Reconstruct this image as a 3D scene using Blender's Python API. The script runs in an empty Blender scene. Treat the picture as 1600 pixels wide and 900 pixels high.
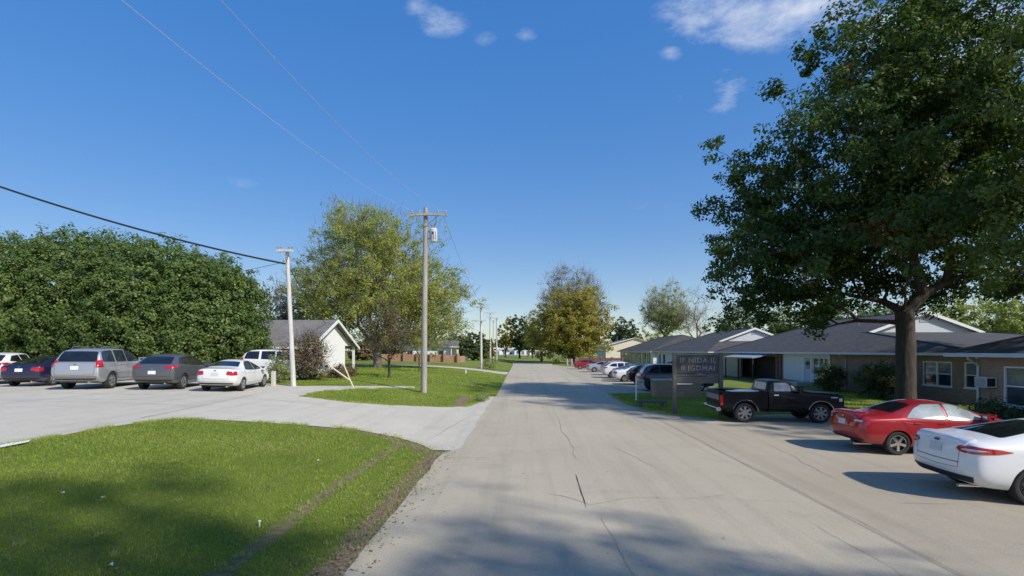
import bpy, bmesh, math, random
import numpy as np
from mathutils import Vector, Matrix, noise
from mathutils.geometry import delaunay_2d_cdt
from mathutils.bvhtree import BVHTree

R = math.radians
S = bpy.context.scene
COL = S.collection

# ------------------------------------------------------------------ camera
CAMH, FPX, HOR, YAW = 2.8, 800.0, 548.0, R(1.432)
cam = bpy.data.cameras.new('camera')
cam.sensor_width = 36.0
cam.lens = 18.0
cam.shift_y = (HOR - 450.0) / 1600.0
cam.clip_start = 0.05
cam.clip_end = 6000.0
camo = bpy.data.objects.new('camera', cam)
COL.objects.link(camo)
camo.location = (0, 0, CAMH)
camo.rotation_euler = (R(90), 0, YAW)
S.camera = camo
S.render.resolution_x, S.render.resolution_y = 1024, 576

# ------------------------------------------------------------------ light
SUN_EL = R(39)
SUN_DIR = Vector((0.80, -0.60, 0)).normalized()            # towards the sun, level
sun = bpy.data.lights.new('sun', 'SUN')
sun.energy = 4.8
sun.angle = R(1.4)
sun.color = (1.0, 0.945, 0.86)
suno = bpy.data.objects.new('sun', sun)
COL.objects.link(suno)
sv = Vector((SUN_DIR.x * math.cos(SUN_EL), SUN_DIR.y * math.cos(SUN_EL), math.sin(SUN_EL)))
suno.rotation_euler = (-sv).to_track_quat('-Z', 'Y').to_euler()
suno.location = sv * 60

world = bpy.data.worlds.new('World')
S.world = world
world.use_nodes = True
wn, wl = world.node_tree.nodes, world.node_tree.links
wn.clear()
w_out = wn.new('ShaderNodeOutputWorld')
w_bg = wn.new('ShaderNodeBackground')
w_bg.inputs['Strength'].default_value = 0.12
sky = wn.new('ShaderNodeTexSky')
sky.sky_type = 'NISHITA'
sky.sun_disc = False
sky.sun_elevation = SUN_EL
sky.sun_rotation = math.atan2(SUN_DIR.x, SUN_DIR.y)
sky.air_density = 1.0
sky.dust_density = 0.5
sky.ozone_density = 3.5
wl.new(w_bg.outputs[0], w_out.inputs[0])

S.view_settings.view_transform = 'Standard'
S.view_settings.look = 'None'
S.view_settings.exposure = 0.0
S.view_settings.gamma = 1.0
S.view_settings.use_curve_mapping = False
S.cycles.max_bounces = 6
S.cycles.transparent_max_bounces = 8
S.cycles.use_denoising = True

def ray(px, py):
    u = Vector((math.cos(YAW), math.sin(YAW), 0))
    f = Vector((-math.sin(YAW), math.cos(YAW), 0))
    return f + u * ((px - 800) / FPX) + Vector((0, 0, (HOR - py) / FPX))

def at(px, py, d):
    return Vector((0, 0, CAMH)) + ray(px, py) * d

# clouds: soft patches of the sky itself, seeded where the photo has them, sparse wisps elsewhere
def wmath(op, a, b=None, clamp=False):
    n = wn.new('ShaderNodeMath'); n.operation = op; n.use_clamp = clamp
    for i, v in enumerate((a, b)):
        if v is None: continue
        if isinstance(v, (int, float)): n.inputs[i].default_value = v
        else: wl.new(v, n.inputs[i])
    return n.outputs[0]
tc = wn.new('ShaderNodeTexCoord')
def wdot(vec):
    n = wn.new('ShaderNodeVectorMath'); n.operation = 'DOT_PRODUCT'
    wl.new(tc.outputs['Generated'], n.inputs[0]); n.inputs[1].default_value = vec
    return n.outputs['Value']
def wnoise(scale, detail, rough, stretch=(1, 1, 1)):
    m = wn.new('ShaderNodeMapping'); m.inputs['Scale'].default_value = stretch
    wl.new(tc.outputs['Generated'], m.inputs['Vector'])
    n = wn.new('ShaderNodeTexNoise'); n.inputs['Scale'].default_value = scale
    n.inputs['Detail'].default_value = detail; n.inputs['Roughness'].default_value = rough
    wl.new(m.outputs[0], n.inputs['Vector'])
    return n.outputs['Fac']
fine = wnoise(8.0, 9.0, 0.68, (1, 1, 2.2))
mask = None
for px, py, w, h, amt in ((1170, 20, 165, 62, 1.0), (1260, 0, 120, 60, 1.0), (1500, 60, 240, 70, 0.95), (1590, 190, 110, 60, 0.9),
                          (682, 34, 58, 26, 0.62), (655, 16, 26, 22, 0.5), (818, 54, 26, 16, 0.42), (760, 60, 22, 13, 0.38),
                          (796, 99, 22, 14, 0.42), (1138, 140, 34, 36, 0.60), (1128, 165, 30, 20, 0.45), (1055, 152, 18, 14, 0.3),
                          (1050, 82, 24, 14, 0.5), (330, 287, 80, 13, 0.28), (1010, 318, 60, 12, 0.16),
                          (-420, 120, 260, 70, 0.9), (2100, 60, 300, 80, 0.9), (700, -420, 260, 60, 0.8)):
    d = ray(px, py); ln = d.length; d.normalize()
    u = Vector((math.cos(YAW), math.sin(YAW), 0)); u = (u - d * u.dot(d)).normalized()
    v = d.cross(u) * -1
    du = wmath('MULTIPLY', wdot(u), FPX * ln / w)
    dv = wmath('MULTIPLY', wdot(v), FPX * ln / h)
    r2 = wmath('ADD', wmath('MULTIPLY', du, du), wmath('MULTIPLY', dv, dv))
    fwd = wmath('GREATER_THAN', wdot(d), 0.2)
    k = wmath('MULTIPLY', wmath('MULTIPLY', wmath('SUBTRACT', 1.0, r2, True), fwd), amt)
    mask = k if mask is None else wmath('MAXIMUM', mask, k)
cl = wmath('ADD', wmath('MULTIPLY', mask, 0.95), wmath('MULTIPLY', wmath('SUBTRACT', fine, 0.5), 3.4))
cl = wmath('MULTIPLY', wmath('SUBTRACT', cl, 0.22), 0.9, True)
cl = wmath('MULTIPLY', cl, wmath('MULTIPLY', mask, 1.6, True), True)
mixc = wn.new('ShaderNodeMix'); mixc.data_type = 'RGBA'
wl.new(wmath('MULTIPLY', cl, 0.8), mixc.inputs[0])
hs = wn.new('ShaderNodeHueSaturation')
hs.inputs['Hue'].default_value = 0.519
hs.inputs['Saturation'].default_value = 2.42
hs.inputs['Value'].default_value = 3.25
gm = wn.new('ShaderNodeGamma'); gm.inputs['Gamma'].default_value = 0.38
wl.new(sky.outputs[0], gm.inputs['Color'])
wl.new(gm.outputs[0], hs.inputs['Color'])
wl.new(hs.outputs[0], mixc.inputs[6])
mixc.inputs[7].default_value = (6.6, 7.0, 7.8, 1)
wl.new(mixc.outputs[2], w_bg.inputs['Color'])

# ------------------------------------------------------------------ terrain
def gz(x, y):
    r = max(0.0, -2.4 - x)
    z = 1.05 * (1 - math.exp(-((r / 6.0) ** 1.3)))
    if y > 100:
        z *= max(0.3, 1 - 0.7 * (y - 100) / 100.0)
    return z
def gz_np(x, y):
    r = np.maximum(0.0, -2.4 - x)
    z = 1.05 * (1 - np.exp(-((r / 6.0) ** 1.3)))
    return z * np.where(y > 100, np.maximum(0.3, 1 - 0.7 * (y - 100) / 100.0), 1.0)
def G(px, py):
    """ground point seen at a pixel"""
    lo, hi = 1.0, 900.0
    for _ in range(60):
        m = (lo + hi) / 2
        p = at(px, py, m)
        if p.z > gz(p.x, p.y): lo = m
        else: hi = m
    p = at(px, py, lo)
    return Vector((p.x, p.y, gz(p.x, p.y)))

# ------------------------------------------------------------------ object helpers
def tag(o, label=None, cat=None, group=None, kind=None):
    if label: o['label'] = label
    if cat: o['category'] = cat
    if group: o['group'] = group
    if kind: o['kind'] = kind
    return o
def empty(name, loc=(0, 0, 0), rz=0.0):
    o = bpy.data.objects.new(name, None)
    COL.objects.link(o); o.location = loc; o.rotation_euler = (0, 0, rz)
    o.empty_display_size = 0.2
    return o
def link(name, me, mats, parent=None, smooth=False):
    if not isinstance(mats, (list, tuple)): mats = [mats]
    me.materials.clear()
    for m in mats: me.materials.append(m)
    if smooth:
        me.polygons.foreach_set('use_smooth', [True] * len(me.polygons))
    o = bpy.data.objects.new(name, me)
    COL.objects.link(o)
    if parent is not None: o.parent = parent
    return o

class MB:
    """collects shapes, then links them as ONE mesh object"""
    def __init__(s): s.v = []; s.f = []; s.m = []
    def add(s, vs, fs, mi=0):
        n = len(s.v); s.v += [tuple(v) for v in vs]
        for f in fs: s.f.append([n + i for i in f]); s.m.append(mi)
        return s
    def box(s, a, b, mi=0, bev=0.0, mat=None):
        x0, y0, z0 = a; x1, y1, z1 = b
        if bev <= 0:
            vs = [(x, y, z) for z in (z0, z1) for x, y in ((x0, y0), (x1, y0), (x1, y1), (x0, y1))]
            fs = [(3, 2, 1, 0), (4, 5, 6, 7), (0, 1, 5, 4), (1, 2, 6, 5), (2, 3, 7, 6), (3, 0, 4, 7)]
        else:
            bm = bmesh.new(); bmesh.ops.create_cube(bm, size=1)
            for v in bm.verts:
                v.co = ((x0 + x1) / 2 + v.co.x * (x1 - x0), (y0 + y1) / 2 + v.co.y * (y1 - y0), (z0 + z1) / 2 + v.co.z * (z1 - z0))
            bmesh.ops.bevel(bm, geom=bm.edges[:], offset=bev, segments=2, affect='EDGES')
            bm.verts.index_update()
            vs = [v.co[:] for v in bm.verts]; fs = [[v.index for v in f.verts] for f in bm.faces]; bm.free()
        if mat is not None: vs = [(mat @ Vector(v))[:] for v in vs]
        return s.add(vs, fs, mi)
    def tube(s, pts, rad, n=8, mi=0, caps=True):
        pts = [Vector(p) for p in pts]
        if not isinstance(rad, (list, tuple)): rad = [rad] * len(pts)
        vs = []; fs = []; up = None
        for i, p in enumerate(pts):
            t = (pts[min(i + 1, len(pts) - 1)] - pts[max(i - 1, 0)])
            t = t.normalized() if t.length > 1e-9 else Vector((0, 0, 1))
            if up is None:
                up = Vector((1, 0, 0)) if abs(t.x) < 0.8 else Vector((0, 1, 0))
            a = (up - t * up.dot(t)).normalized(); b = t.cross(a); up = a
            for k in range(n):
                q = 2 * math.pi * k / n
                vs.append(p + (a * math.cos(q) + b * math.sin(q)) * rad[i])
        for i in range(len(pts) - 1):
            for k in range(n):
                fs.append((i * n + k, i * n + (k + 1) % n, (i + 1) * n + (k + 1) % n, (i + 1) * n + k))
        if caps:
            fs.append(tuple(reversed(range(n)))); fs.append(tuple((len(pts) - 1) * n + k for k in range(n)))
        return s.add(vs, fs, mi)
    def lathe(s, prof, axis_o, axis, n=24, mi=0):
        """prof: (radius, height along axis)"""
        ax = Vector(axis).normalized()
        a = ax.orthogonal().normalized(); b = ax.cross(a); o = Vector(axis_o)
        vs = []; fs = []
        for r, h in prof:
            for k in range(n):
                q = 2 * math.pi * k / n
                vs.append(o + ax * h + (a * math.cos(q) + b * math.sin(q)) * r)
        for i in range(len(prof) - 1):
            for k in range(n):
                fs.append((i * n + k, i * n + (k + 1) % n, (i + 1) * n + (k + 1) % n, (i + 1) * n + k))
        return s.add(vs, fs, mi)
    def prism(s, poly, lo, hi, axis='z', mi=0):
        n = len(poly)
        def P(p, h):
            return {'z': (p[0], p[1], h), 'y': (p[0], h, p[1]), 'x': (h, p[0], p[1])}[axis]
        vs = [P(p, lo) for p in poly] + [P(p, hi) for p in poly]
        fs = [tuple(range(n)), tuple(range(2 * n - 1, n - 1, -1))] + [(i, (i + 1) % n, n + (i + 1) % n, n + i) for i in range(n)]
        return s.add(vs, fs, mi)
    def mesh(s, name):
        me = bpy.data.meshes.new(name)
        me.from_pydata(s.v, [], s.f)
        if any(s.m): me.polygons.foreach_set('material_index', s.m)
        bm = bmesh.new(); bm.from_mesh(me); bmesh.ops.recalc_face_normals(bm, faces=bm.faces); bm.to_mesh(me); bm.free()
        return me
    def build(s, name, mats, parent=None, smooth=False):
        me = s.mesh(name)
        o = link(name, me, mats, parent)
        if smooth:
            me.polygons.foreach_set('use_smooth', [True] * len(me.polygons))
            try: me.set_sharp_from_angle(angle=R(38))
            except Exception: pass
        return o

def np_mesh(name, verts, loops_per_face, tone=None):
    """fast mesh: verts (N,3), consecutive groups of k verts are faces"""
    me = bpy.data.meshes.new(name)
    nv = len(verts); k = loops_per_face; nf = nv // k
    me.vertices.add(nv); me.vertices.foreach_set('co', np.ascontiguousarray(verts, dtype=np.float32).ravel())
    me.loops.add(nv); me.loops.foreach_set('vertex_index', np.arange(nv, dtype=np.int32))
    me.polygons.add(nf)
    me.polygons.foreach_set('loop_start', np.arange(0, nv, k, dtype=np.int32))
    try: me.polygons.foreach_set('loop_total', np.full(nf, k, dtype=np.int32))
    except Exception: pass
    if tone is not None:
        a = me.attributes.new('tone', 'FLOAT', 'POINT')
        a.data.foreach_set('value', np.repeat(tone, k).astype(np.float32))
    me.update(calc_edges=True); me.validate()
    return me

# ------------------------------------------------------------------ materials
def new_mat(name):
    m = bpy.data.materials.new(name); m.use_nodes = True
    nt = m.node_tree; b = nt.nodes['Principled BSDF']
    return m, nt.nodes, nt.links, b
def sset(b, **kw):
    for k, v in kw.items():
        b.inputs[k.replace('_', ' ')].default_value = v if not isinstance(v, tuple) else (*v, 1)[:4]
def plain(name, col, rough=0.6, metal=0.0, coat=0.0, spec=0.5, var=0.12, scale=6.0, bump=0.0, bscale=40.0):
    m, n, l, b = new_mat(name)
    sset(b, Roughness=rough, Metallic=metal)
    b.inputs['Coat Weight'].default_value = coat
    b.inputs['Coat Roughness'].default_value = 0.04
    b.inputs['Specular IOR Level'].default_value = spec
    t = n.new('ShaderNodeTexCoord'); nz = n.new('ShaderNodeTexNoise')
    nz.inputs['Scale'].default_value = scale; nz.inputs['Detail'].default_value = 5
    l.new(t.outputs['Object'], nz.inputs['Vector'])
    mx = n.new('ShaderNodeMix'); mx.data_type = 'RGBA'
    mx.inputs[6].default_value = (*[c * (1 - var) for c in col], 1)
    mx.inputs[7].default_value = (*[min(1, c * (1 + var)) for c in col], 1)
    l.new(nz.outputs['Fac'], mx.inputs[0]); l.new(mx.outputs[2], b.inputs['Base Color'])
    if bump:
        n2 = n.new('ShaderNodeTexNoise'); n2.inputs['Scale'].default_value = bscale; n2.inputs['Detail'].default_value = 4
        l.new(t.outputs['Object'], n2.inputs['Vector'])
        bp = n.new('ShaderNodeBump'); bp.inputs['Strength'].default_value = bump; bp.inputs['Distance'].default_value = 0.02
        l.new(n2.outputs['Fac'], bp.inputs['Height']); l.new(bp.outputs[0], b.inputs['Normal'])
    return m
def ramp(n, l, src, stops):
    r = n.new('ShaderNodeValToRGB')
    e = r.color_ramp.elements
    while len(e) < len(stops): e.new(0.5)
    for i, (p, c) in enumerate(stops):
        e[i].position = p; e[i].color = (*c, 1)
    l.new(src, r.inputs['Fac'])
    return r.outputs['Color']
def texn(n, l, vec, scale, detail=4, rough=0.55):
    z = n.new('ShaderNodeTexNoise'); z.inputs['Scale'].default_value = scale
    z.inputs['Detail'].default_value = detail; z.inputs['Roughness'].default_value = rough
    l.new(vec, z.inputs['Vector'])
    return z.outputs['Fac']
def nmix(n, l, fac, a, b, mode='MIX'):
    x = n.new('ShaderNodeMix'); x.data_type = 'RGBA'; x.blend_type = mode
    for i, v in ((0, fac), (6, a), (7, b)):
        if isinstance(v, (int, float)): x.inputs[i].default_value = v
        elif isinstance(v, tuple): x.inputs[i].default_value = (*v, 1)
        else: l.new(v, x.inputs[i])
    return x.outputs[2]
def nmath(n, l, op, a, b=None, clamp=False):
    x = n.new('ShaderNodeMath'); x.operation = op; x.use_clamp = clamp
    for i, v in enumerate((a, b)):
        if v is None: continue
        if isinstance(v, (int, float)): x.inputs[i].default_value = v
        else: l.new(v, x.inputs[i])
    return x.outputs[0]

def concrete(name, c_lo, c_hi, warm, stain=0.35):
    m, n, l, b = new_mat(name)
    t = n.new('ShaderNodeTexCoord').outputs['Object']
    big = texn(n, l, t, 0.16, 6, 0.6); mid = texn(n, l, t, 1.7, 6, 0.65); gr = texn(n, l, t, 42, 3, 0.7); gr2 = texn(n, l, t, 150, 2, 0.7)
    c = ramp(n, l, big, [(0.3, c_lo), (0.7, c_hi)])
    c = nmix(n, l, nmath(n, l, 'MULTIPLY', ramp_val(n, l, mid, 0.42, 0.72), stain), c, warm)
    c = nmix(n, l, 0.35, c, ramp(n, l, gr, [(0.3, (0.35, 0.35, 0.35)), (0.7, (0.68, 0.68, 0.68))]), 'OVERLAY')
    c = nmix(n, l, 0.28, c, ramp(n, l, gr2, [(0.3, (0.3, 0.3, 0.3)), (0.7, (0.7, 0.7, 0.7))]), 'OVERLAY')
    # tyre-worn streaks running along the road
    mp = n.new('ShaderNodeMapping'); mp.inputs['Scale'].default_value = (1.6, 0.05, 1)
    l.new(t, mp.inputs['Vector'])
    st = texn(n, l, mp.outputs[0], 1.3, 4, 0.6)
    c = nmix(n, l, nmath(n, l, 'MULTIPLY', ramp_val(n, l, st, 0.48, 0.72), 0.34), c, tuple(x * 0.70 for x in c_lo))
    blot = texn(n, l, t, 0.55, 8, 0.72)
    c = nmix(n, l, nmath(n, l, 'MULTIPLY', ramp_val(n, l, blot, 0.55, 0.70), 0.30), c, tuple(x * 0.62 for x in c_lo))
    agg = n.new('ShaderNodeTexVoronoi'); agg.inputs['Scale'].default_value = 55; l.new(t, agg.inputs['Vector'])
    c = nmix(n, l, 0.30, c, ramp(n, l, agg.outputs['Distance'], [(0.1, (0.62, 0.62, 0.62)), (0.75, (0.36, 0.36, 0.36))]), 'OVERLAY')
    sp = n.new('ShaderNodeTexVoronoi'); sp.inputs['Scale'].default_value = 2.3; l.new(t, sp.inputs['Vector'])
    spot = nmath(n, l, 'LESS_THAN', sp.outputs['Distance'], 0.045)
    c = nmix(n, l, nmath(n, l, 'MULTIPLY', spot, 0.45), c, (0.10, 0.095, 0.09))
    l.new(c, b.inputs['Base Color'])
    sset(b, Roughness=0.88)
    b.inputs['Specular IOR Level'].default_value = 0.25
    bp = n.new('ShaderNodeBump'); bp.inputs['Strength'].default_value = 0.45; bp.inputs['Distance'].default_value = 0.012
    l.new(nmath(n, l, 'ADD', gr, gr2), bp.inputs['Height']); l.new(bp.outputs[0], b.inputs['Normal'])
    return m
def ramp_val(n, l, src, lo, hi):
    x = n.new('ShaderNodeMapRange'); x.inputs[1].default_value = lo; x.inputs[2].default_value = hi
    l.new(src, x.inputs[0])
    return x.outputs[0]

M = {}
M['road'] = concrete('road_concrete', (0.405, 0.355, 0.262), (0.49, 0.435, 0.332), (0.50, 0.435, 0.32))
M['apron'] = concrete('parking_apron', (0.365, 0.316, 0.235), (0.445, 0.392, 0.30), (0.445, 0.37, 0.26), 0.5)
M['lot'] = concrete('lot_concrete', (0.485, 0.452, 0.372), (0.585, 0.545, 0.455), (0.45, 0.415, 0.34), 0.5)
M['crack'] = plain('crack_dark', (0.045, 0.04, 0.034), 0.95, var=0.4, scale=3)
M['crack_soft'] = plain('crack_soft', (0.26, 0.23, 0.185), 0.95, var=0.3, scale=3)
M['kerb'] = plain('kerb_concrete', (0.44, 0.43, 0.40), 0.9, var=0.2, scale=3, bump=0.3)

def grass_ground():
    m, n, l, b = new_mat('grass_ground')
    t = n.new('ShaderNodeTexCoord').outputs['Object']
    big = texn(n, l, t, 0.12, 5); mid = texn(n, l, t, 1.1, 6, 0.65); sm = texn(n, l, t, 22, 4, 0.7)
    c = ramp(n, l, big, [(0.3, (0.135, 0.185, 0.03)), (0.55, (0.195, 0.24, 0.045)), (0.75, (0.25, 0.25, 0.08))])
    c = nmix(n, l, ramp_val(n, l, mid, 0.52, 0.78), c, (0.17, 0.165, 0.06))
    c = nmix(n, l, 0.55, c, ramp(n, l, sm, [(0.28, (0.22, 0.22, 0.22)), (0.72, (0.78, 0.78, 0.78))]), 'OVERLAY')
    a = n.new('ShaderNodeAttribute'); a.attribute_name = 'dirt'
    dn = texn(n, l, t, 5.0, 7, 0.75)
    df = ramp_val(n, l, nmath(n, l, 'ADD', a.outputs['Fac'], nmath(n, l, 'MULTIPLY', nmath(n, l, 'SUBTRACT', dn, 0.5), 1.3)), 0.35, 0.62)
    dirt = ramp(n, l, texn(n, l, t, 9, 6, 0.7), [(0.3, (0.13, 0.09, 0.058)), (0.45, (0.25, 0.185, 0.12)), (0.72, (0.40, 0.32, 0.225))])
    c = nmix(n, l, df, c, dirt)
    l.new(c, b.inputs['Base Color']); sset(b, Roughness=0.95)
    b.inputs['Specular IOR Level'].default_value = 0.15
    bp = n.new('ShaderNodeBump'); bp.inputs['Strength'].default_value = 0.9; bp.inputs['Distance'].default_value = 0.05
    l.new(nmath(n, l, 'ADD', sm, texn(n, l, t, 70, 2)), bp.inputs['Height']); l.new(bp.outputs[0], b.inputs['Normal'])
    return m
M['grass'] = grass_ground()

def leafmat(name, stops, trans=0.28, rough=0.55):
    m, n, l, b = new_mat(name)
    a = n.new('ShaderNodeAttribute'); a.attribute_name = 'tone'
    c = ramp(n, l, a.outputs['Fac'], stops)
    l.new(c, b.inputs['Base Color']); sset(b, Roughness=rough)
    b.inputs['Specular IOR Level'].default_value = 0.3
    tr = n.new('ShaderNodeBsdfTranslucent')
    l.new(nmix(n, l, 1.0, c, (1.9, 1.9, 1.1), 'MULTIPLY'), tr.inputs['Color'])
    mx = n.new('ShaderNodeMixShader'); mx.inputs[0].default_value = trans
    l.new(b.outputs[0], mx.inputs[1]); l.new(tr.outputs[0], mx.inputs[2])
    l.new(mx.outputs[0], n['Material Output'].inputs['Surface'])
    return m
M['blade'] = leafmat('grass_blade', [(0.0, (0.17, 0.245, 0.032)), (0.5, (0.275, 0.35, 0.055)), (0.85, (0.36, 0.385, 0.105)), (1.0, (0.43, 0.38, 0.19))], 0.35)
M['oak_leaf'] = leafmat('oak_leaf', [(0.0, (0.036, 0.072, 0.017)), (0.55, (0.066, 0.112, 0.024)), (0.93, (0.12, 0.16, 0.036)), (1.0, (0.20, 0.085, 0.035))], 0.32)
M['elm_leaf'] = leafmat('elm_leaf', [(0.0, (0.08, 0.125, 0.026)), (0.6, (0.135, 0.18, 0.04)), (1.0, (0.21, 0.21, 0.065))], 0.36)
M['hedge_leaf'] = leafmat('hedge_leaf', [(0.0, (0.066, 0.115, 0.028)), (0.6, (0.12, 0.18, 0.045)), (1.0, (0.21, 0.24, 0.08))], 0.3, 0.45)
M['maple_leaf'] = leafmat('maple_leaf', [(0.0, (0.20, 0.25, 0.07)), (0.55, (0.32, 0.35, 0.10)), (1.0, (0.46, 0.41, 0.12))], 0.48)
M['gold_leaf'] = leafmat('gold_leaf', [(0.0, (0.17, 0.175, 0.045)), (0.5, (0.29, 0.265, 0.06)), (1.0, (0.44, 0.34, 0.065))], 0.42)
M['dark_leaf'] = leafmat('dark_leaf', [(0.0, (0.045, 0.075, 0.022)), (0.6, (0.08, 0.11, 0.032)), (1.0, (0.13, 0.14, 0.045))], 0.2)
M['rust_leaf'] = leafmat('rust_leaf', [(0.0, (0.12, 0.075, 0.045)), (0.5, (0.17, 0.115, 0.07)), (0.75, (0.16, 0.15, 0.06)), (1.0, (0.25, 0.22, 0.10))], 0.2)
M['pale_leaf'] = leafmat('pale_leaf', [(0.0, (0.20, 0.24, 0.11)), (0.6, (0.30, 0.33, 0.15)), (1.0, (0.40, 0.39, 0.20))], 0.45)
M['mauve_leaf'] = leafmat('mauve_leaf', [(0.0, (0.14, 0.12, 0.09)), (0.6, (0.20, 0.175, 0.115)), (1.0, (0.25, 0.22, 0.10))], 0.15)
M['litter'] = leafmat('leaf_litter', [(0.0, (0.15, 0.095, 0.055)), (0.6, (0.26, 0.185, 0.11)), (1.0, (0.38, 0.30, 0.20))], 0.1)

def bark(name, c1, c2, s=7.0):
    m, n, l, b = new_mat(name)
    t = n.new('ShaderNodeTexCoord').outputs['Object']
    mp = n.new('ShaderNodeMapping'); mp.inputs['Scale'].default_value = (1, 1, 0.18); l.new(t, mp.inputs['Vector'])
    z = texn(n, l, mp.outputs[0], s, 7, 0.7)
    l.new(ramp(n, l, z, [(0.3, c1), (0.7, c2)]), b.inputs['Base Color']); sset(b, Roughness=0.95)
    bp = n.new('ShaderNodeBump'); bp.inputs['Strength'].default_value = 1.0; bp.inputs['Distance'].default_value = 0.06
    l.new(z, bp.inputs['Height']); l.new(bp.outputs[0], b.inputs['Normal'])
    return m
M['bark'] = bark('bark_brown', (0.030, 0.023, 0.018), (0.105, 0.082, 0.064))
M['bark_grey'] = bark('bark_grey', (0.10, 0.085, 0.075), (0.24, 0.21, 0.185))
M['pole_wood'] = bark('pole_wood', (0.26, 0.235, 0.205), (0.46, 0.43, 0.39), 5)
M['pole_pale'] = bark('pole_pale', (0.46, 0.44, 0.41), (0.68, 0.66, 0.62), 5)
M['stake'] = plain('stake_cream', (0.62, 0.55, 0.40), 0.7)

def brickmat(name, c1, c2, mortar, scale=1.0):
    m, n, l, b = new_mat(name)
    t = n.new('ShaderNodeTexCoord').outputs['Object']
    sx = n.new('ShaderNodeSeparateXYZ'); l.new(t, sx.inputs[0])
    cx = n.new('ShaderNodeCombineXYZ')
    l.new(nmath(n, l, 'ADD', sx.outputs[0], sx.outputs[1]), cx.inputs[0]); l.new(sx.outputs[2], cx.inputs[1])
    br = n.new('ShaderNodeTexBrick'); l.new(cx.outputs[0], br.inputs['Vector'])
    br.inputs['Scale'].default_value = scale
    br.inputs['Brick Width'].default_value = 0.215; br.inputs['Row Height'].default_value = 0.075
    br.inputs['Mortar Size'].default_value = 0.008; br.inputs['Mortar Smooth'].default_value = 0.1
    br.inputs['Color1'].default_value = (*c1, 1); br.inputs['Color2'].default_value = (*c2, 1); br.inputs['Mortar'].default_value = (*mortar, 1)
    z = texn(n, l, t, 1.1, 6, 0.65)
    c = nmix(n, l, 0.4, br.outputs['Color'], ramp(n, l, z, [(0.3, (0.3, 0.3, 0.3)), (0.7, (0.7, 0.7, 0.7))]), 'OVERLAY')
    l.new(c, b.inputs['Base Color']); sset(b, Roughness=0.9)
    bp = n.new('ShaderNodeBump'); bp.inputs['Strength'].default_value = 0.6; bp.inputs['Distance'].default_value = 0.01; bp.invert = True
    l.new(br.outputs['Fac'], bp.inputs['Height']); l.new(bp.outputs[0], b.inputs['Normal'])
    return m
M['brick'] = brickmat('brick_brown', (0.25, 0.16, 0.105), (0.33, 0.22, 0.15), (0.30, 0.26, 0.215))
M['brick_tan'] = brickmat('brick_tan', (0.31, 0.195, 0.12), (0.39, 0.26, 0.17), (0.36, 0.30, 0.24))
M['brick_orange'] = brickmat('brick_orange', (0.36, 0.17, 0.09), (0.44, 0.24, 0.14), (0.42, 0.33, 0.25))
M['brick_dark'] = brickmat('brick_dark', (0.15, 0.06, 0.055), (0.20, 0.09, 0.08), (0.22, 0.18, 0.17))

def shingle(name, c1, c2):
    m, n, l, b = new_mat(name)
    t = n.new('ShaderNodeTexCoord').outputs['Object']
    br = n.new('ShaderNodeTexBrick')
    sx = n.new('ShaderNodeSeparateXYZ'); l.new(t, sx.inputs[0])
    cx = n.new('ShaderNodeCombineXYZ')
    l.new(nmath(n, l, 'ADD', sx.outputs[0], sx.outputs[1]), cx.inputs[0]); l.new(nmath(n, l, 'MULTIPLY', sx.outputs[2], 2.6), cx.inputs[1])
    l.new(cx.outputs[0], br.inputs['Vector'])
    br.inputs['Scale'].default_value = 1.0; br.inputs['Brick Width'].default_value = 0.32; br.inputs['Row Height'].default_value = 0.14
    br.inputs['Mortar Size'].default_value = 0.012
    br.inputs['Color1'].default_value = (*c1, 1); br.inputs['Color2'].default_value = (*c2, 1)
    br.inputs['Mortar'].default_value = (*[x * 0.5 for x in c1], 1)
    z = texn(n, l, t, 0.7, 6, 0.65)
    c = nmix(n, l, 0.5, br.outputs['Color'], ramp(n, l, z, [(0.3, (0.32, 0.32, 0.32)), (0.7, (0.68, 0.68, 0.68))]), 'OVERLAY')
    l.new(c, b.inputs['Base Color']); sset(b, Roughness=0.9)
    bp = n.new('ShaderNodeBump'); bp.inputs['Strength'].default_value = 0.5; bp.inputs['Distance'].default_value = 0.01
    l.new(br.outputs['Color'], bp.inputs['Height']); l.new(bp.outputs[0], b.inputs['Normal'])
    return m
M['roof_dark'] = shingle('roof_dark', (0.056, 0.053, 0.051), (0.088, 0.084, 0.080))
M['roof_grey'] = shingle('roof_grey', (0.17, 0.155, 0.145), (0.23, 0.215, 0.20))
M['roof_far'] = shingle('roof_far', (0.12, 0.11, 0.105), (0.18, 0.165, 0.155))

def siding(name, c, pitch=0.2):
    m, n, l, b = new_mat(name)
    t = n.new('ShaderNodeTexCoord').outputs['Object']
    sx = n.new('ShaderNodeSeparateXYZ'); l.new(t, sx.inputs[0])
    f = nmath(n, l, 'FRACT', nmath(n, l, 'DIVIDE', sx.outputs[2], pitch))
    z = texn(n, l, t, 2.2, 5)
    col = nmix(n, l, 0.25, c, ramp(n, l, z, [(0.3, (0.36, 0.36, 0.36)), (0.7, (0.62, 0.62, 0.62))]), 'OVERLAY')
    l.new(col, b.inputs['Base Color']); sset(b, Roughness=0.6)
    bp = n.new('ShaderNodeBump'); bp.inputs['Strength'].default_value = 0.7; bp.inputs['Distance'].default_value = 0.02
    l.new(f, bp.inputs['Height']); l.new(bp.outputs[0], b.inputs['Normal'])
    return m
M['siding'] = siding('white_siding', (0.88, 0.87, 0.85))
M['siding_cream'] = siding('cream_siding', (0.74, 0.68, 0.54), 0.3)
M['siding_grey'] = siding('grey_siding', (0.62, 0.64, 0.66))
M['white'] = plain('white_paint', (0.78, 0.78, 0.76), 0.5, var=0.06)
M['grey_trim'] = plain('grey_trim', (0.58, 0.60, 0.62), 0.45, var=0.08)
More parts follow.
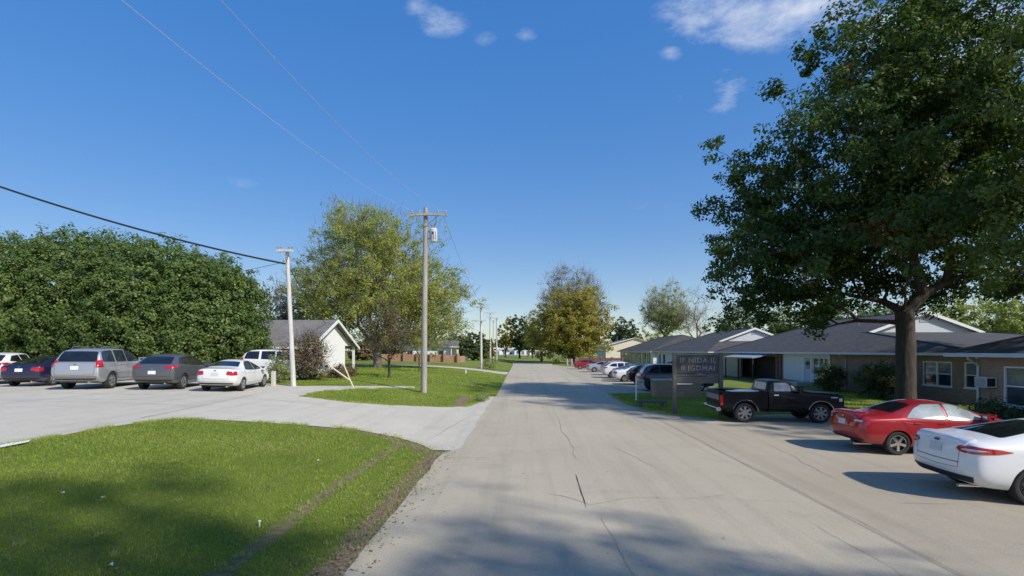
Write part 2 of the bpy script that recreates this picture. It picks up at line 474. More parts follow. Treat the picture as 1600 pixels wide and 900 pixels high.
M['metal'] = plain('galvanised', (0.55, 0.56, 0.57), 0.45, 0.7, var=0.15)
M['awning'] = plain('awning_metal', (0.30, 0.33, 0.37), 0.45, var=0.1)
M['black'] = plain('black_plastic', (0.018, 0.018, 0.019), 0.55)
M['cable'] = plain('cable_black', (0.012, 0.012, 0.013), 0.6)
M['wire'] = plain('wire_bright', (0.62, 0.63, 0.66), 0.4, 0.0)
M['sign_wood'] = plain('sign_wood', (0.14, 0.125, 0.11), 0.8, var=0.35, scale=9, bump=0.3)
M['sign_panel'] = plain('sign_panel', (0.085, 0.078, 0.075), 0.7, var=0.25, scale=7)
M['sign_letter'] = plain('sign_letter', (0.27, 0.27, 0.28), 0.6, var=0.35, scale=20)
M['dark_void'] = plain('dark_door_and_void', (0.02, 0.018, 0.017), 0.7)
M['curtain'] = plain('curtain_grey', (0.20, 0.21, 0.22), 0.9, var=0.3, scale=3)
M['blue_door'] = plain('blue_panel', (0.40, 0.47, 0.58), 0.5, var=0.08)
M['tan_wall'] = plain('tan_wall', (0.46, 0.38, 0.24), 0.8, var=0.15, scale=2)
M['rubber'] = plain('tyre_rubber', (0.022, 0.022, 0.023), 0.85, var=0.2, scale=12)
M['chrome'] = plain('chrome', (0.72, 0.72, 0.73), 0.16, 1.0, var=0.04)
M['alloy'] = plain('alloy', (0.62, 0.63, 0.64), 0.28, 0.9, var=0.05)
M['alloy_black'] = plain('alloy_black', (0.022, 0.022, 0.024), 0.25, 0.3, coat=0.6, var=0.05)
M['steel_dull'] = plain('steel_dull', (0.30, 0.30, 0.31), 0.5, 0.7, var=0.2)
M['seam'] = plain('panel_gap', (0.012, 0.012, 0.013), 0.8)
M['red_lens'] = plain('red_lens', (0.42, 0.008, 0.012), 0.12, coat=1.0, var=0.25, scale=25)
M['clear_lens_and_glint'] = plain('clear_lens_and_glint', (0.62, 0.55, 0.56), 0.1, coat=1.0, var=0.25, scale=30)
M['head_lens'] = plain('head_lens', (0.72, 0.70, 0.62), 0.12, coat=1.0, var=0.15, scale=25)
M['plate'] = plain('number_plate', (0.55, 0.56, 0.58), 0.4, var=0.1, scale=30)
M['plate_white'] = plain('number_plate_white', (0.75, 0.76, 0.78), 0.4, var=0.1, scale=30)

def glass(name, col, rough=0.03):
    m, n, l, b = new_mat(name)
    sset(b, Roughness=rough); b.inputs['Specular IOR Level'].default_value = 0.6
    b.inputs['Coat Weight'].default_value = 0.5; b.inputs['Coat Roughness'].default_value = 0.02
    t = n.new('ShaderNodeTexCoord').outputs['Object']
    z = texn(n, l, t, 2.0, 3)
    l.new(ramp(n, l, z, [(0.35, tuple(c * 0.7 for c in col)), (0.7, tuple(c * 1.35 for c in col))]), b.inputs['Base Color'])
    return m
M['glass'] = glass('car_glass', (0.011, 0.013, 0.016))
M['glass_blue'] = glass('car_glass_blue', (0.02, 0.028, 0.05))
M['glass_pale'] = glass('car_glass_pale', (0.34, 0.38, 0.38), 0.08)  # pale base paints in reflections and the bright view through the glass
M['glass_grey'] = glass('car_glass_grey', (0.12, 0.12, 0.13), 0.08)
M['pane'] = glass('window_pane', (0.035, 0.045, 0.06), 0.05)
M['pane_blind'] = glass('window_pane_blind', (0.16, 0.18, 0.19), 0.08)
def paint(name, col, metal=0.0, rough=0.42, dusty=0.42):
    m, n, l, b = new_mat(name)
    sset(b, Roughness=rough, Metallic=metal)
    b.inputs['Coat Weight'].default_value = 0.9; b.inputs['Coat Roughness'].default_value = 0.05
    t = n.new('ShaderNodeTexCoord').outputs['Object']
    z = texn(n, l, t, 260, 2); d = texn(n, l, t, 2.5, 5, 0.65)
    sx = n.new('ShaderNodeSeparateXYZ'); l.new(t, sx.inputs[0])
    c = ramp(n, l, z, [(0.3, tuple(x * 0.94 for x in col)), (0.7, tuple(min(1, x * 1.06) for x in col))])
    # road dust splashed on the sills
    dust = nmath(n, l, 'MULTIPLY', ramp_val(n, l, sx.outputs[2], 0.62, 0.2), nmath(n, l, 'MULTIPLY', d, dusty))
    c = nmix(n, l, dust, c, (0.26, 0.235, 0.20))
    l.new(c, b.inputs['Base Color'])
    return m
P = {}
P['white'] = paint('paint_white', (0.74, 0.74, 0.74))
P['white2'] = paint('paint_white_warm', (0.72, 0.72, 0.70))
P['red'] = paint('paint_red', (0.36, 0.012, 0.018), 0.25)
P['black'] = paint('paint_black', (0.005, 0.005, 0.006), dusty=0.06)
P['black'].node_tree.nodes['Principled BSDF'].inputs['Coat Weight'].default_value = 0.2
P['black'].node_tree.nodes['Principled BSDF'].inputs['Specular IOR Level'].default_value = 0.25
P['silver'] = paint('paint_silver', (0.46, 0.47, 0.48), 0.55)
P['grey'] = paint('paint_grey', (0.11, 0.115, 0.125), 0.4)
P['navy'] = paint('paint_navy', (0.012, 0.014, 0.055), 0.2)
P['darkblue'] = paint('paint_darkblue', (0.012, 0.022, 0.038), 0.2)
# ================================================================== GROUND
def axis(segs):
    out = [segs[0][0]]
    for a, b, st in segs:
        n = max(1, int(round((b - a) / st)))
        out += [a + (b - a) * (i + 1) / n for i in range(n)]
    return np.array(out)

def in_poly(px, py, poly):
    x = np.asarray(px); y = np.asarray(py); c = np.zeros(x.shape, bool)
    n = len(poly)
    for i in range(n):
        x1, y1 = poly[i][:2]; x2, y2 = poly[(i + 1) % n][:2]
        if y1 == y2: continue
        k = ((y1 > y) != (y2 > y)) & (x < (x2 - x1) * (y - y1) / (y2 - y1) + x1)
        c ^= k
    return c
def dist_line(x, y, line):
    d = np.full(np.shape(x), 1e9)
    for (x1, y1), (x2, y2) in zip(line[:-1], line[1:]):
        dx, dy = x2 - x1, y2 - y1
        t = np.clip(((x - x1) * dx + (y - y1) * dy) / (dx * dx + dy * dy), 0, 1)
        d = np.minimum(d, np.hypot(x - x1 - t * dx, y - y1 - t * dy))
    return d
def wob(line, amp, step=0.5, seed=0.0, freq=0.9):
    out = []
    for (x1, y1), (x2, y2) in zip(line[:-1], line[1:]):
        ln = math.hypot(x2 - x1, y2 - y1); n = max(1, int(ln / step))
        for i in range(n):
            t = i / n; x = x1 + (x2 - x1) * t; y = y1 + (y2 - y1) * t
            k = noise.noise((x * freq + seed, y * freq, seed)) * amp + noise.noise((x * 4 + seed, y * 4, 3.3)) * amp * 0.35
            out.append((x - (y2 - y1) / ln * k, y + (x2 - x1) / ln * k))
    out.append(tuple(line[-1][:2]))
    return out

# lot: entry drive from the road, parking lot on the left, footpath strip behind the verge
lower = [G(*p)[:2] for p in ((676, 704), (655, 694), (620, 684), (560, 672.5), (500, 667), (400, 660), (330, 656), (270, 655.5), (200, 664), (130, 675), (60, 688), (0, 699))]
lx, ly = lower[-1]
lower += [(lx - 0.6, ly - 3), (lx - 1.0, ly - 8)]
upper = [G(*p)[:2] for p in ((420, 600), (470, 603.5), (560, 603.4), (648, 604.2), (648, 607.2), (560, 608.5), (505, 612), (472, 620), (540, 628.5), (610, 633.5), (690, 636.5), (728, 635.5), (748, 629), (760, 620))]
lot_poly = wob(lower, 0.05, 0.4, 1.0) + [(lx - 30, ly - 8), (-46, 12), (-46, 31)] + wob([(-24, 30.6)] + upper, 0.06, 0.4, 5.0)
lot_poly += [(-1.4, upper[-1][1] + 0.2), (-1.4, lower[0][1] - 0.1)]
road_l = wob([(-2.25, -12), (-2.25, lower[0][1] - 0.3), (-2.05, lower[0][1]), (-1.85, lower[0][1] + 0.4), (-1.85, upper[-1][1]), (-1.75, upper[-1][1] + 0.5),
              (-2.0, 60), (-2.3, 100), (-2.9, 119), (-1.5, 121.5)], 0.07, 0.5, 2.0)
road_r = [(4.5, 121.5), (6.2, 118), (5.4, 100), (5.35, -12)]
road_poly = road_l + road_r
isl = [(5.55, 33.2), (5.35, 30.5), (5.4, 26.5), (5.75, 24.0), (6.4, 22.3), (7.3, 21.3), (8.2, 21.0)]
apron_poly = [(5.35, -12), (16.2, -12), (16.4, 17.6), (15.6, 19.0), (15.6, 22.5), (11, 22.6), (8.6, 22.1)] + list(reversed(wob(isl, 0.06, 0.5, 8.0))) + \
             [(7.5, 33.8), (14.5, 34.2), (14.5, 84), (10.5, 86.5), (7.0, 92), (5.9, 100), (5.35, 100)]

def sheet(name, poly, mat, dz, step):
    pts = [Vector((p[0], p[1])) for p in poly]
    n = len(pts)
    xs = [p.x for p in pts]; ys = [p.y for p in pts]
    gx, gy = np.meshgrid(np.arange(min(xs), max(xs), step), np.arange(min(ys), max(ys), step * 2))
    gx = gx.ravel(); gy = gy.ravel()
    k = in_poly(gx, gy, poly)
    allp = pts + [Vector((a, b)) for a, b in zip(gx[k], gy[k])]
    r = delaunay_2d_cdt(allp, [], [list(range(n))], 1, 1e-5)
    vs = [(v.x, v.y, gz(v.x, v.y) + dz) for v in r[0]]
    me = bpy.data.meshes.new(name); me.from_pydata(vs, [], [list(f) for f in r[2]])
    bm = bmesh.new(); bm.from_mesh(me)
    for f in bm.faces:
        if f.normal.z < 0: f.normal_flip()
    bm.to_mesh(me); bm.free()
    o = link(name, me, mat, None, True); tag(o, kind='structure')
    return o
lot = sheet('parking_lot', lot_poly, M['lot'], 0.016, 0.6)
road = sheet('road', road_poly, M['road'], 0.022, 1.6)
apron = sheet('parking_apron', apron_poly, M['apron'], 0.026, 2.0)
side_drive = sheet('side_driveway', wob([(-2.1, 66), (-15, 65.2), (-26, 64.8)], 0.08, 0.8, 3.0) + wob([(-26, 61.6), (-14, 61.8), (-4, 61.4), (-2.1, 59.5)], 0.08, 0.8, 4.0), M['lot'], 0.018, 1.5)
cross = sheet('cross_road', [(-120, 262), (140, 262), (140, 288), (-120, 288)], M['lot'], 0.3, 20)
pathway = sheet('front_path', [(16.2, 22.6), (15.6, 20.4), (20.5, 20.6), (22.6, 24.6), (22.4, 25.6), (19.8, 22.6)], M['kerb'], 0.014, 1.0)

def ribbon(parent, name, line, w, mat, dz, amp=0.05, seed=0.0, taper=True, freq=1.2):
    pts = wob(line, amp, 0.22, seed, freq)
    vs = []; fs = []; n = len(pts)
    for i, (x, y) in enumerate(pts):
        a = pts[max(0, i - 1)]; b = pts[min(n - 1, i + 1)]
        dx, dy = b[0] - a[0], b[1] - a[1]; ln = math.hypot(dx, dy) or 1
        ww = w * (0.55 + 0.9 * abs(noise.noise((x * 2.1, y * 2.1, seed + 9))))
        if taper: ww *= min(1, 6 * min(i, n - 1 - i) / n + 0.12)
        vs += [(x - dy / ln * ww / 2, y + dx / ln * ww / 2, gz(x, y) + dz), (x + dy / ln * ww / 2, y - dx / ln * ww / 2, gz(x, y) + dz)]
        if i: fs.append((2 * i - 2, 2 * i - 1, 2 * i + 1, 2 * i))
    me = bpy.data.meshes.new(name); me.from_pydata(vs, [], fs)
    return link(name, me, mat, parent)
RZ = 0.027
g2 = lambda *ps: [tuple(G(*p)[:2]) for p in ps]
ribbon(road, 'crack', [(1.36, 27), (1.34, 18), (1.32, 12.5)], 0.022, M['crack_soft'], RZ, 0.10, 1)
ribbon(road, 'crack', g2((899, 742), (916, 796)), 0.03, M['crack'], RZ, 0.02, 2)
ribbon(road, 'crack', [(1.25, 8.9), (1.32, 7.2), (1.38, 6.0), (1.3, 4.6)], 0.010, M['crack_soft'], RZ, 0.05, 3)
ribbon(road, 'crack', [(1.4, 60), (1.45, 40), (1.38, 29)], 0.03, M['crack_soft'], RZ, 0.1, 4)
ribbon(road, 'crack', g2((770, 716), (690, 716)), 0.02, M['crack_soft'], RZ, 0.05, 6)
ribbon(road, 'crack', g2((960, 700), (1030, 735)), 0.015, M['crack_soft'], RZ, 0.1, 7)
ribbon(road, 'crack', g2((1260, 815), (1400, 893), (1440, 930)), 0.010, M['crack_soft'], RZ, 0.05, 8)
ribbon(road, 'crack', g2((670, 688), (735, 650)), 0.03, M['crack_soft'], RZ, 0.06, 9)
ribbon(road, 'crack', g2((850, 770), (920, 790), (990, 780)), 0.015, M['crack_soft'], RZ, 0.1, 12)
ribbon(apron, 'crack', [(5.42, 40), (5.40, 25), (5.39, 14), (5.40, 9)], 0.014, M['crack_soft'], 0.031, 0.04, 10)
ribbon(apron, 'crack', [(5.42, 13.5), (5.44, 9), (5.41, 5)], 0.010, M['crack_soft'], 0.032, 0.09, 14)
ribbon(apron, 'crack', g2((1390, 788), (1500, 790)), 0.015, M['crack_soft'], 0.031, 0.05, 11)
ribbon(apron, 'crack', g2((1190, 690), (1320, 760)), 0.015, M['crack_soft'], 0.031, 0.1, 13)
ribbon(lot, 'expansion_joint', [tuple(G(395, 618)[:2]), tuple(G(220, 654)[:2])], 0.05, M['crack_soft'], 0.021, 0.02, 15, False)
ribbon(lot, 'expansion_joint', [(-30, 21.0), (-15, 20.6), (-8, 20.3)], 0.04, M['crack_soft'], 0.021, 0.02, 16, False)
ribbon(lot, 'tyre_mark', [(-28, 19.0), (-20, 18.2), (-14, 18.6)], 0.2, M['kerb'], 0.020, 0.2, 17)
st = sheet('painted_line', [tuple(G(0, 703)[:2]), tuple(G(0, 698.5)[:2]), tuple(G(47, 690.5)[:2]), tuple(G(45, 694)[:2])], M['white'], 0.05, 0.5)
st.parent = lot
# patched pothole mark
ribbon(apron, 'patch', g2((1103, 778), (1130, 776.5)), 0.12, M['crack_soft'], 0.031, 0.01, 18)

for k, yy in enumerate((9.6, 14.9, 20.4, 26.0, 33.5, 42.0)):
    ribbon(road, 'crack', [(-2.0, yy + 0.2), (0.2, yy - 0.1), (1.3, yy), (3.4, yy + 0.15), (5.3, yy - 0.1)][(0 if k % 2 else 2):], 0.008, M['crack_soft'], RZ, 0.10, 30 + k)
for k, (xx, yy) in enumerate(((9.5, 12.2), (8.2, 17.0), (11.5, 11.0))):
    ribbon(apron, 'crack', [(xx - 2.4, yy), (xx, yy + 0.3), (xx + 2.0, yy - 0.2)], 0.009, M['crack_soft'], 0.031, 0.15, 40 + k)
for k, yy in enumerate((17.6, 24.2)):
    ribbon(lot, 'expansion_joint', [(-32, yy), (-20, yy), (-11.8, yy)], 0.03, M['crack_soft'], 0.021, 0.02, 50 + k, False)
for k, xx in enumerate((-17.5, -23.5, -29.5)):
    ribbon(lot, 'expansion_joint', [(xx, 12), (xx, 20), (xx, 30)], 0.03, M['crack_soft'], 0.021, 0.02, 55 + k, False)
# terrain sheet
ax = axis([(-2500, -400, 300), (-400, -60, 34), (-60, -20, 2.5), (-20, -14, 0.5), (-14, -1.4, 0.15), (-1.4, 24, 2.5), (24, 80, 8), (80, 400, 40), (400, 2500, 300)])
ay = axis([(-80, 0, 10), (0, 3.5, 0.5), (3.5, 17.5, 0.16), (17.5, 22, 0.5), (22, 34, 0.22), (34, 70, 1.5), (70, 140, 5), (140, 400, 20), (400, 3000, 200)])
gx, gy = np.meshgrid(ax, ay)
gzv = gz_np(gx, gy)
rut = g2((640, 682), (612, 700), (560, 735), (510, 768), (450, 815), (390, 860), (345, 892), (300, 930))
edge = [(-2.35, 3), (-2.35, lower[0][1] - 0.25)]
corner = [tuple(p) for p in lower[:5]]
vstrip = g2((728, 620), (715, 636))
dirt = np.maximum.reduce([
    np.clip(1.05 - dist_line(gx, gy, edge) / 0.55, 0, 1),
    np.clip(1.0 - dist_line(gx, gy, [tuple(p) for p in lower[:3]]) / 0.95, 0, 1),
    np.clip(0.95 - dist_line(gx, gy, corner) / 0.5, 0, 1) * 0.9,
    np.clip(0.72 - dist_line(gx, gy, rut) / 0.40, 0, 1),
    np.clip(0.95 - dist_line(gx, gy, vstrip) / 0.7, 0, 1),
    np.clip(0.8 - dist_line(gx, gy, [tuple(p) for p in upper[6:]]) / 0.45, 0, 1),
    np.clip(0.85 - dist_line(gx, gy, g2((640, 605), (740, 606))) / 0.6, 0, 1),
    np.clip(0.8 - dist_line(gx, gy, isl) / 0.6, 0, 1)])
gzv = gzv - 0.035 * np.clip(0.9 - dist_line(gx, gy, rut) / 0.35, 0, 1) + np.where(dirt > 0.1, -0.004, 0)
nx, ny = len(ax), len(ay)
vv = np.stack([gx.ravel(), gy.ravel(), gzv.ravel()], 1)
i0 = (np.arange(ny - 1)[:, None] * nx + np.arange(nx - 1)[None, :]).ravel()
ff = np.stack([i0, i0 + 1, i0 + nx + 1, i0 + nx], 1)
me = bpy.data.meshes.new('ground')
me.vertices.add(len(vv)); me.vertices.foreach_set('co', vv.astype(np.float32).ravel())
me.loops.add(ff.size); me.loops.foreach_set('vertex_index', ff.astype(np.int32).ravel())
me.polygons.add(len(ff)); me.polygons.foreach_set('loop_start', np.arange(0, ff.size, 4, dtype=np.int32))
a = me.attributes.new('dirt', 'FLOAT', 'POINT'); a.data.foreach_set('value', dirt.astype(np.float32).ravel())
me.update(calc_edges=True); me.validate()
ground = link('ground', me, M['grass'], None, True); tag(ground, kind='structure')

# grass blades, real geometry where single tufts can be told apart
def dirt_at(x, y):
    return np.maximum.reduce([np.clip(1.05 - dist_line(x, y, edge) / 0.55, 0, 1),
        np.clip(1.0 - dist_line(x, y, [tuple(p) for p in lower[:3]]) / 0.95, 0, 1),
        np.clip(0.95 - dist_line(x, y, corner) / 0.5, 0, 1) * 0.9,
        np.clip(0.72 - dist_line(x, y, rut) / 0.40, 0, 1),
        np.clip(0.95 - dist_line(x, y, vstrip) / 0.7, 0, 1)])
def blades(rng, x, y, h, w):
    n = len(x)
    z = gz_np(x, y) - 0.004
    an = rng.uniform(0, 2 * np.pi, n); ln = rng.normal(0, 0.45, (n, 2))
    hh = h * rng.uniform(0.55, 1.25, n); ww = w * rng.uniform(0.7, 1.3, n)
    dx, dy = np.cos(an) * ww / 2, np.sin(an) * ww / 2
    v = np.empty((n, 3, 3))
    v[:, 0] = np.stack([x - dx, y - dy, z], 1); v[:, 1] = np.stack([x + dx, y + dy, z], 1)
    v[:, 2] = np.stack([x + ln[:, 0] * hh, y + ln[:, 1] * hh, z + hh], 1)
    return v
rng = np.random.default_rng(5)
chunks = []; tones = []
def field(x0, x1, y0, y1, dens, h, w, polyout):
    n = int((x1 - x0) * (y1 - y0) * dens)
    x = rng.uniform(x0, x1, n); y = rng.uniform(y0, y1, n)
    k = np.ones(n, bool)
    for p in polyout: k &= ~in_poly(x, y, p)
    px = 820 + 800 * x / np.maximum(y, 0.5)
    k &= (px > -60) & (px < 1660)
    x, y = x[k], y[k]
    d = dirt_at(x, y)
    k = rng.uniform(0, 1, len(x)) > np.clip(d * 1.5 - 0.12, 0, 0.93)
    x, y = x[k], y[k]
    chunks.append(blades(rng, x, y, h, w))
    cl = 0.5 + 0.5 * np.sin(x * 1.3 + np.sin(y * 0.9) * 2) * np.sin(y * 1.1 + 0.7 * np.sin(x))
    big = np.array([noise.noise((a * 0.45, b * 0.45, 7.7)) + 0.5 * noise.noise((a * 1.7, b * 1.7, 2.2)) for a, b in zip(x, y)])
    tones.append(np.clip(0.36 + 0.12 * cl + 0.42 * big + rng.normal(0, 0.13, len(x)), 0, 1))
field(-12.5, -2.2, 5.0, 9.0, 1900, 0.042, 0.010, [lot_poly])
field(-13, -2.0, 9.0, 13.0, 1200, 0.044, 0.013, [lot_poly])
field(-13, -2.0, 13.0, 18.0, 700, 0.046, 0.017, [lot_poly])
field(-14, -1.7, 22.0, 36.0, 260, 0.07, 0.03, [lot_poly, road_poly])
field(-22, -1.7, 36.0, 60.0, 40, 0.09, 0.06, [road_poly])
field(5.2, 22.5, 20.5, 33.8, 220, 0.08, 0.03, [apron_poly, road_poly])
field(-2.4, -1.7, 22, 34.0, 300, 0.12, 0.03, [lot_poly, road_poly])
# ragged fringe where the lawn meets the paving, and loose clumps of coarser grass
def fringe(line, n, spread, h, w, lo=0.25, hi=1.0):
    seg = np.array([math.hypot(b[0] - a[0], b[1] - a[1]) for a, b in zip(line[:-1], line[1:])])
    i = rng.choice(len(seg), n, p=seg / seg.sum()); t = rng.uniform(0, 1, n)
    A0 = np.array([p[:2] for p in line]); p = A0[i] + (A0[i + 1] - A0[i]) * t[:, None] + rng.normal(0, spread, (n, 2))
    k = np.array([noise.noise((a * 1.6, b * 1.6, 4.4)) for a, b in p]) > -0.12
    p = p[k]
    chunks.append(blades(rng, p[:, 0], p[:, 1], h, w) + np.array([0, 0, 0.012])); tones.append(rng.uniform(lo, hi, len(p)))
fringe([tuple(q) for q in lower[3:]], 7000, 0.07, 0.075, 0.015, 0.3, 1.0)
fringe([tuple(q) for q in lower[:5]], 900, 0.22, 0.07, 0.014, 0.6, 1.0)
fringe(edge, 1500, 0.16, 0.07, 0.012, 0.35, 1.0)
fringe([tuple(q) for q in upper[4:]], 5200, 0.09, 0.10, 0.022, 0.35, 1.0)
fringe([(x_, y_) for x_, y_ in isl], 3000, 0.12, 0.10, 0.022, 0.2, 1.0)
cx_ = rng.uniform(-12, -2.6, 420); cy_ = rng.uniform(5.5, 17, 420); k = ~in_poly(cx_, cy_, lot_poly)
cx_, cy_ = cx_[k], cy_[k]; nb = 14
bx_ = np.repeat(cx_, nb) + rng.normal(0, 0.035, len(cx_) * nb); by_ = np.repeat(cy_, nb) + rng.normal(0, 0.035, len(cx_) * nb)
chunks.append(blades(rng, bx_, by_, 0.085, 0.013)); tones.append(np.clip(np.repeat(rng.uniform(0, 1, len(cx_)), nb) + rng.normal(0, 0.08, len(bx_)), 0, 1))
v = np.concatenate(chunks); tn = np.concatenate(tones)
o = link('grass', np_mesh('grass', v.reshape(-1, 3), 3, tn), M['blade'])
tag(o, 'short mown green lawn grass growing on the verges', 'grass', kind='stuff')
# fallen leaves and litter along the road edge
n = 1000
x = np.concatenate([-2.45 + rng.normal(0, 0.28, n), -7 + rng.uniform(-5, 4.5, 200), rng.uniform(-2, 8, 40)])
y = np.concatenate([rng.uniform(4.5, lower[0][1], n), rng.uniform(5.5, 15.5, 200), rng.uniform(6, 25, 40)])
k = ~in_poly(x, y, lot_poly)
x, y = x[k], y[k]; m_ = len(x)
sz = rng.uniform(0.012, 0.034, m_); an = rng.uniform(0, 6.28, m_); z = gz_np(x, y) + 0.03
q = np.empty((m_, 4, 3))
for i, (a, b, hgt) in enumerate(((1, 0, 0.0), (0, 0.6, 0.008), (-1, 0, 0.0), (0, -0.6, 0.012))):
    q[:, i, 0] = x + (np.cos(an) * a - np.sin(an) * b) * sz; q[:, i, 1] = y + (np.sin(an) * a + np.cos(an) * b) * sz
    q[:, i, 2] = z + hgt * rng.uniform(0, 1.5, m_)
o = link('leaf_litter', np_mesh('leaf_litter', q.reshape(-1, 3), 4, rng.uniform(0, 1, m_)), M['litter'])
tag(o, 'dry brown fallen leaves scattered along the lawn edge', 'leaf litter', kind='stuff')
# ================================================================== TREES
def leaves_np(rng, cen, rad, per, size, flat=0.75, aspect=0.55, tone_c=None, up=0.35, toneamp=0.22, out=0.0, mid=None):
    """cen (k,3), rad (k,), per leaves each -> quads + tones"""
    k = len(cen)
    idx = np.repeat(np.arange(k), per); n = len(idx)
    g = rng.normal(0, 1, (n, 3)); g /= np.linalg.norm(g, axis=1, keepdims=True) + 1e-9
    rr = rng.uniform(0, 1, n) ** 0.45
    off = g * (rad[idx] * rr)[:, None]; off[:, 2] *= flat
    c = cen[idx] + off
    nrm = g * 0.65 + rng.normal(0, 0.48, (n, 3)); nrm[:, 2] += up
    if out and mid is not None:
        o_ = c - mid; o_ /= np.linalg.norm(o_, axis=1, keepdims=True) + 1e-9; nrm += o_ * out
    nrm /= np.linalg.norm(nrm, axis=1, keepdims=True) + 1e-9
    a = np.cross(nrm, rng.normal(0, 1, (n, 3))); a /= np.linalg.norm(a, axis=1, keepdims=True) + 1e-9
    b = np.cross(nrm, a)
    s = size * rng.uniform(0.6, 1.35, n)
    q = np.empty((n, 4, 3))
    q[:, 0] = c - a * (s * 0.5)[:, None]
    q[:, 1] = c + b * (s * aspect * 0.5)[:, None] + a * (s * 0.05)[:, None]
    q[:, 2] = c + a * (s * 0.5)[:, None]
    q[:, 3] = c - b * (s * aspect * 0.5)[:, None] + a * (s * 0.05)[:, None]
    tc = tone_c if tone_c is not None else np.full(k, 0.45)
    t = np.clip(tc[idx] + rng.normal(0, toneamp, n), 0, 1)
    return q.reshape(-1, 3), t

def even_env(rng, env, n, seed, rough):
    """evenly spread points on the skin of a union of ellipsoids"""
    out = []
    for k, e in enumerate(env):
        m = n // len(env) * 2
        i = np.arange(m) + 0.5
        ph = np.arccos(1 - 2 * i / m); th = np.pi * (1 + 5 ** 0.5) * i
        d = np.stack([np.cos(th) * np.sin(ph), np.sin(th) * np.sin(ph), np.cos(ph)], 1)
        d += rng.normal(0, 0.03, d.shape)
        for v in d:
            lump = 1 + rough * noise.noise((v[0] * 2.4 + seed, v[1] * 2.4 + k, v[2] * 2.4)) * 1.3
            p = np.array(e[:3]) + v * np.array(e[3:6]) * lump * rng.uniform(0.88, 1.0)
            if any(np.sum(((p - np.array(f[:3])) / np.array(f[3:6])) ** 2) < 0.80 for j, f in enumerate(env) if j != k) or p[2] < 0.1: continue
            out.append(p)
    return np.array(out)

def sample_env(rng, env, n, shell, seed, rough=0.22):
    """points in a union of ellipsoids with a lumpy skin"""
    out = []; tot = sum(e[3] * e[4] * e[5] for e in env)
    for e in env:
        m = max(3, int(n * e[3] * e[4] * e[5] / tot))
        got = 0
        while got < m:
            d = rng.normal(0, 1, 3); d /= np.linalg.norm(d)
            r = rng.uniform(0, 1) ** shell
            lump = 1 + rough * noise.noise((d[0] * 2.1 + seed, d[1] * 2.1 + e[2], d[2] * 2.1)) * 1.4 + rough * 0.6 * noise.noise((d[0] * 5 + seed, d[1] * 5, d[2] * 5))
            p = np.array(e[:3]) + d * np.array(e[3:6]) * r * lump
            out.append(p); got += 1
    return np.array(out)

def grow(root_pts, targets, seg, rng, bias=0.35):
    """root_pts: trunk polyline; every target gets wired to the growing skeleton"""
    pos = [np.array(p, float) for p in root_pts]; par = [-1] + list(range(len(pos) - 1))
    plen = [0.0]
    for i in range(1, len(pos)): plen.append(plen[-1] + np.linalg.norm(pos[i] - pos[i - 1]))
    order = np.argsort(np.linalg.norm(targets - pos[-1], axis=1))
    cap = len(pos) + len(targets) * 14
    A = np.zeros((cap, 3)); L = np.zeros(cap); m = len(pos)
    A[:m] = pos; L[:m] = plen
    first = max(1, int(len(root_pts) * 0.8))
    tips = []
    for t in order:
        T = targets[t]
        dv = T - A[first:m]
        d = np.linalg.norm(dv, axis=1)
        cost = d + bias * L[first:m] + 1.2 * np.maximum(0, A[first:m, 2] - T[2]) 
        i = int(np.argmin(cost)) + first
        dist = np.linalg.norm(T - A[i]); k = min(12, max(1, int(dist / seg)))
        prev = i; st = A[i].copy()
        for s in range(1, k + 1):
            if m >= cap: break
            f = s / k
            p = st + (T - st) * f
            p[2] += math.sin(f * math.pi) * 0.08 * dist
            if s < k: p += rng.normal(0, 0.05 * dist / k, 3)
            A[m] = p; L[m] = L[prev] + np.linalg.norm(p - A[prev]); par.append(prev); prev = m; m += 1
        tips.append(prev)
    return A[:m], np.array(par), tips

def wood_meshes(A, par, trunk_r, twig_r, n_root, expo=2.3):
    m = len(A)
    w = np.zeros(m); ch = np.zeros(m, int)
    for i in range(1, m): ch[par[i]] += 1
    w[ch == 0] = twig_r ** expo
    for i in range(m - 1, 0, -1):
        w[par[i]] += w[i]
    r = w ** (1 / expo)
    r = r * (trunk_r / max(r[0], 1e-6)) if r[0] > trunk_r else r * (1 + (trunk_r / r[0] - 1) * np.clip(r / r[0], 0, 1))
    r = np.maximum(r, twig_r * 0.6)
    return r

def frusta(A, par, r, sel, sides):
    i = np.nonzero(sel)[0]; i = i[i > 0]
    p0 = A[par[i]]; p1 = A[i]; r0 = r[par[i]]; r1 = r[i]
    r0 = np.minimum(r0, r1 * 1.6 + 0.01)
    t = p1 - p0; ln = np.linalg.norm(t, axis=1, keepdims=True); t = t / np.maximum(ln, 1e-6)
    p0 = p0 - t * (r0 * 0.3)[:, None]
    h = np.where(np.abs(t[:, 2:3]) < 0.9, np.array([[0, 0, 1.0]]), np.array([[1.0, 0, 0]]))
    a = np.cross(t, h); a /= np.linalg.norm(a, axis=1, keepdims=True); b = np.cross(t, a)
    n = len(i); out = np.empty((n, sides, 4, 3))
    for k in range(sides):
        q0, q1 = 2 * np.pi * k / sides, 2 * np.pi * (k + 1) / sides
        u0 = a * math.cos(q0) + b * math.sin(q0); u1 = a * math.cos(q1) + b * math.sin(q1)
        out[:, k, 0] = p0 + u0 * r0[:, None]; out[:, k, 1] = p0 + u1 * r0[:, None]
        out[:, k, 2] = p1 + u1 * r1[:, None]; out[:, k, 3] = p1 + u0 * r1[:, None]
    return out.reshape(-1, 3)

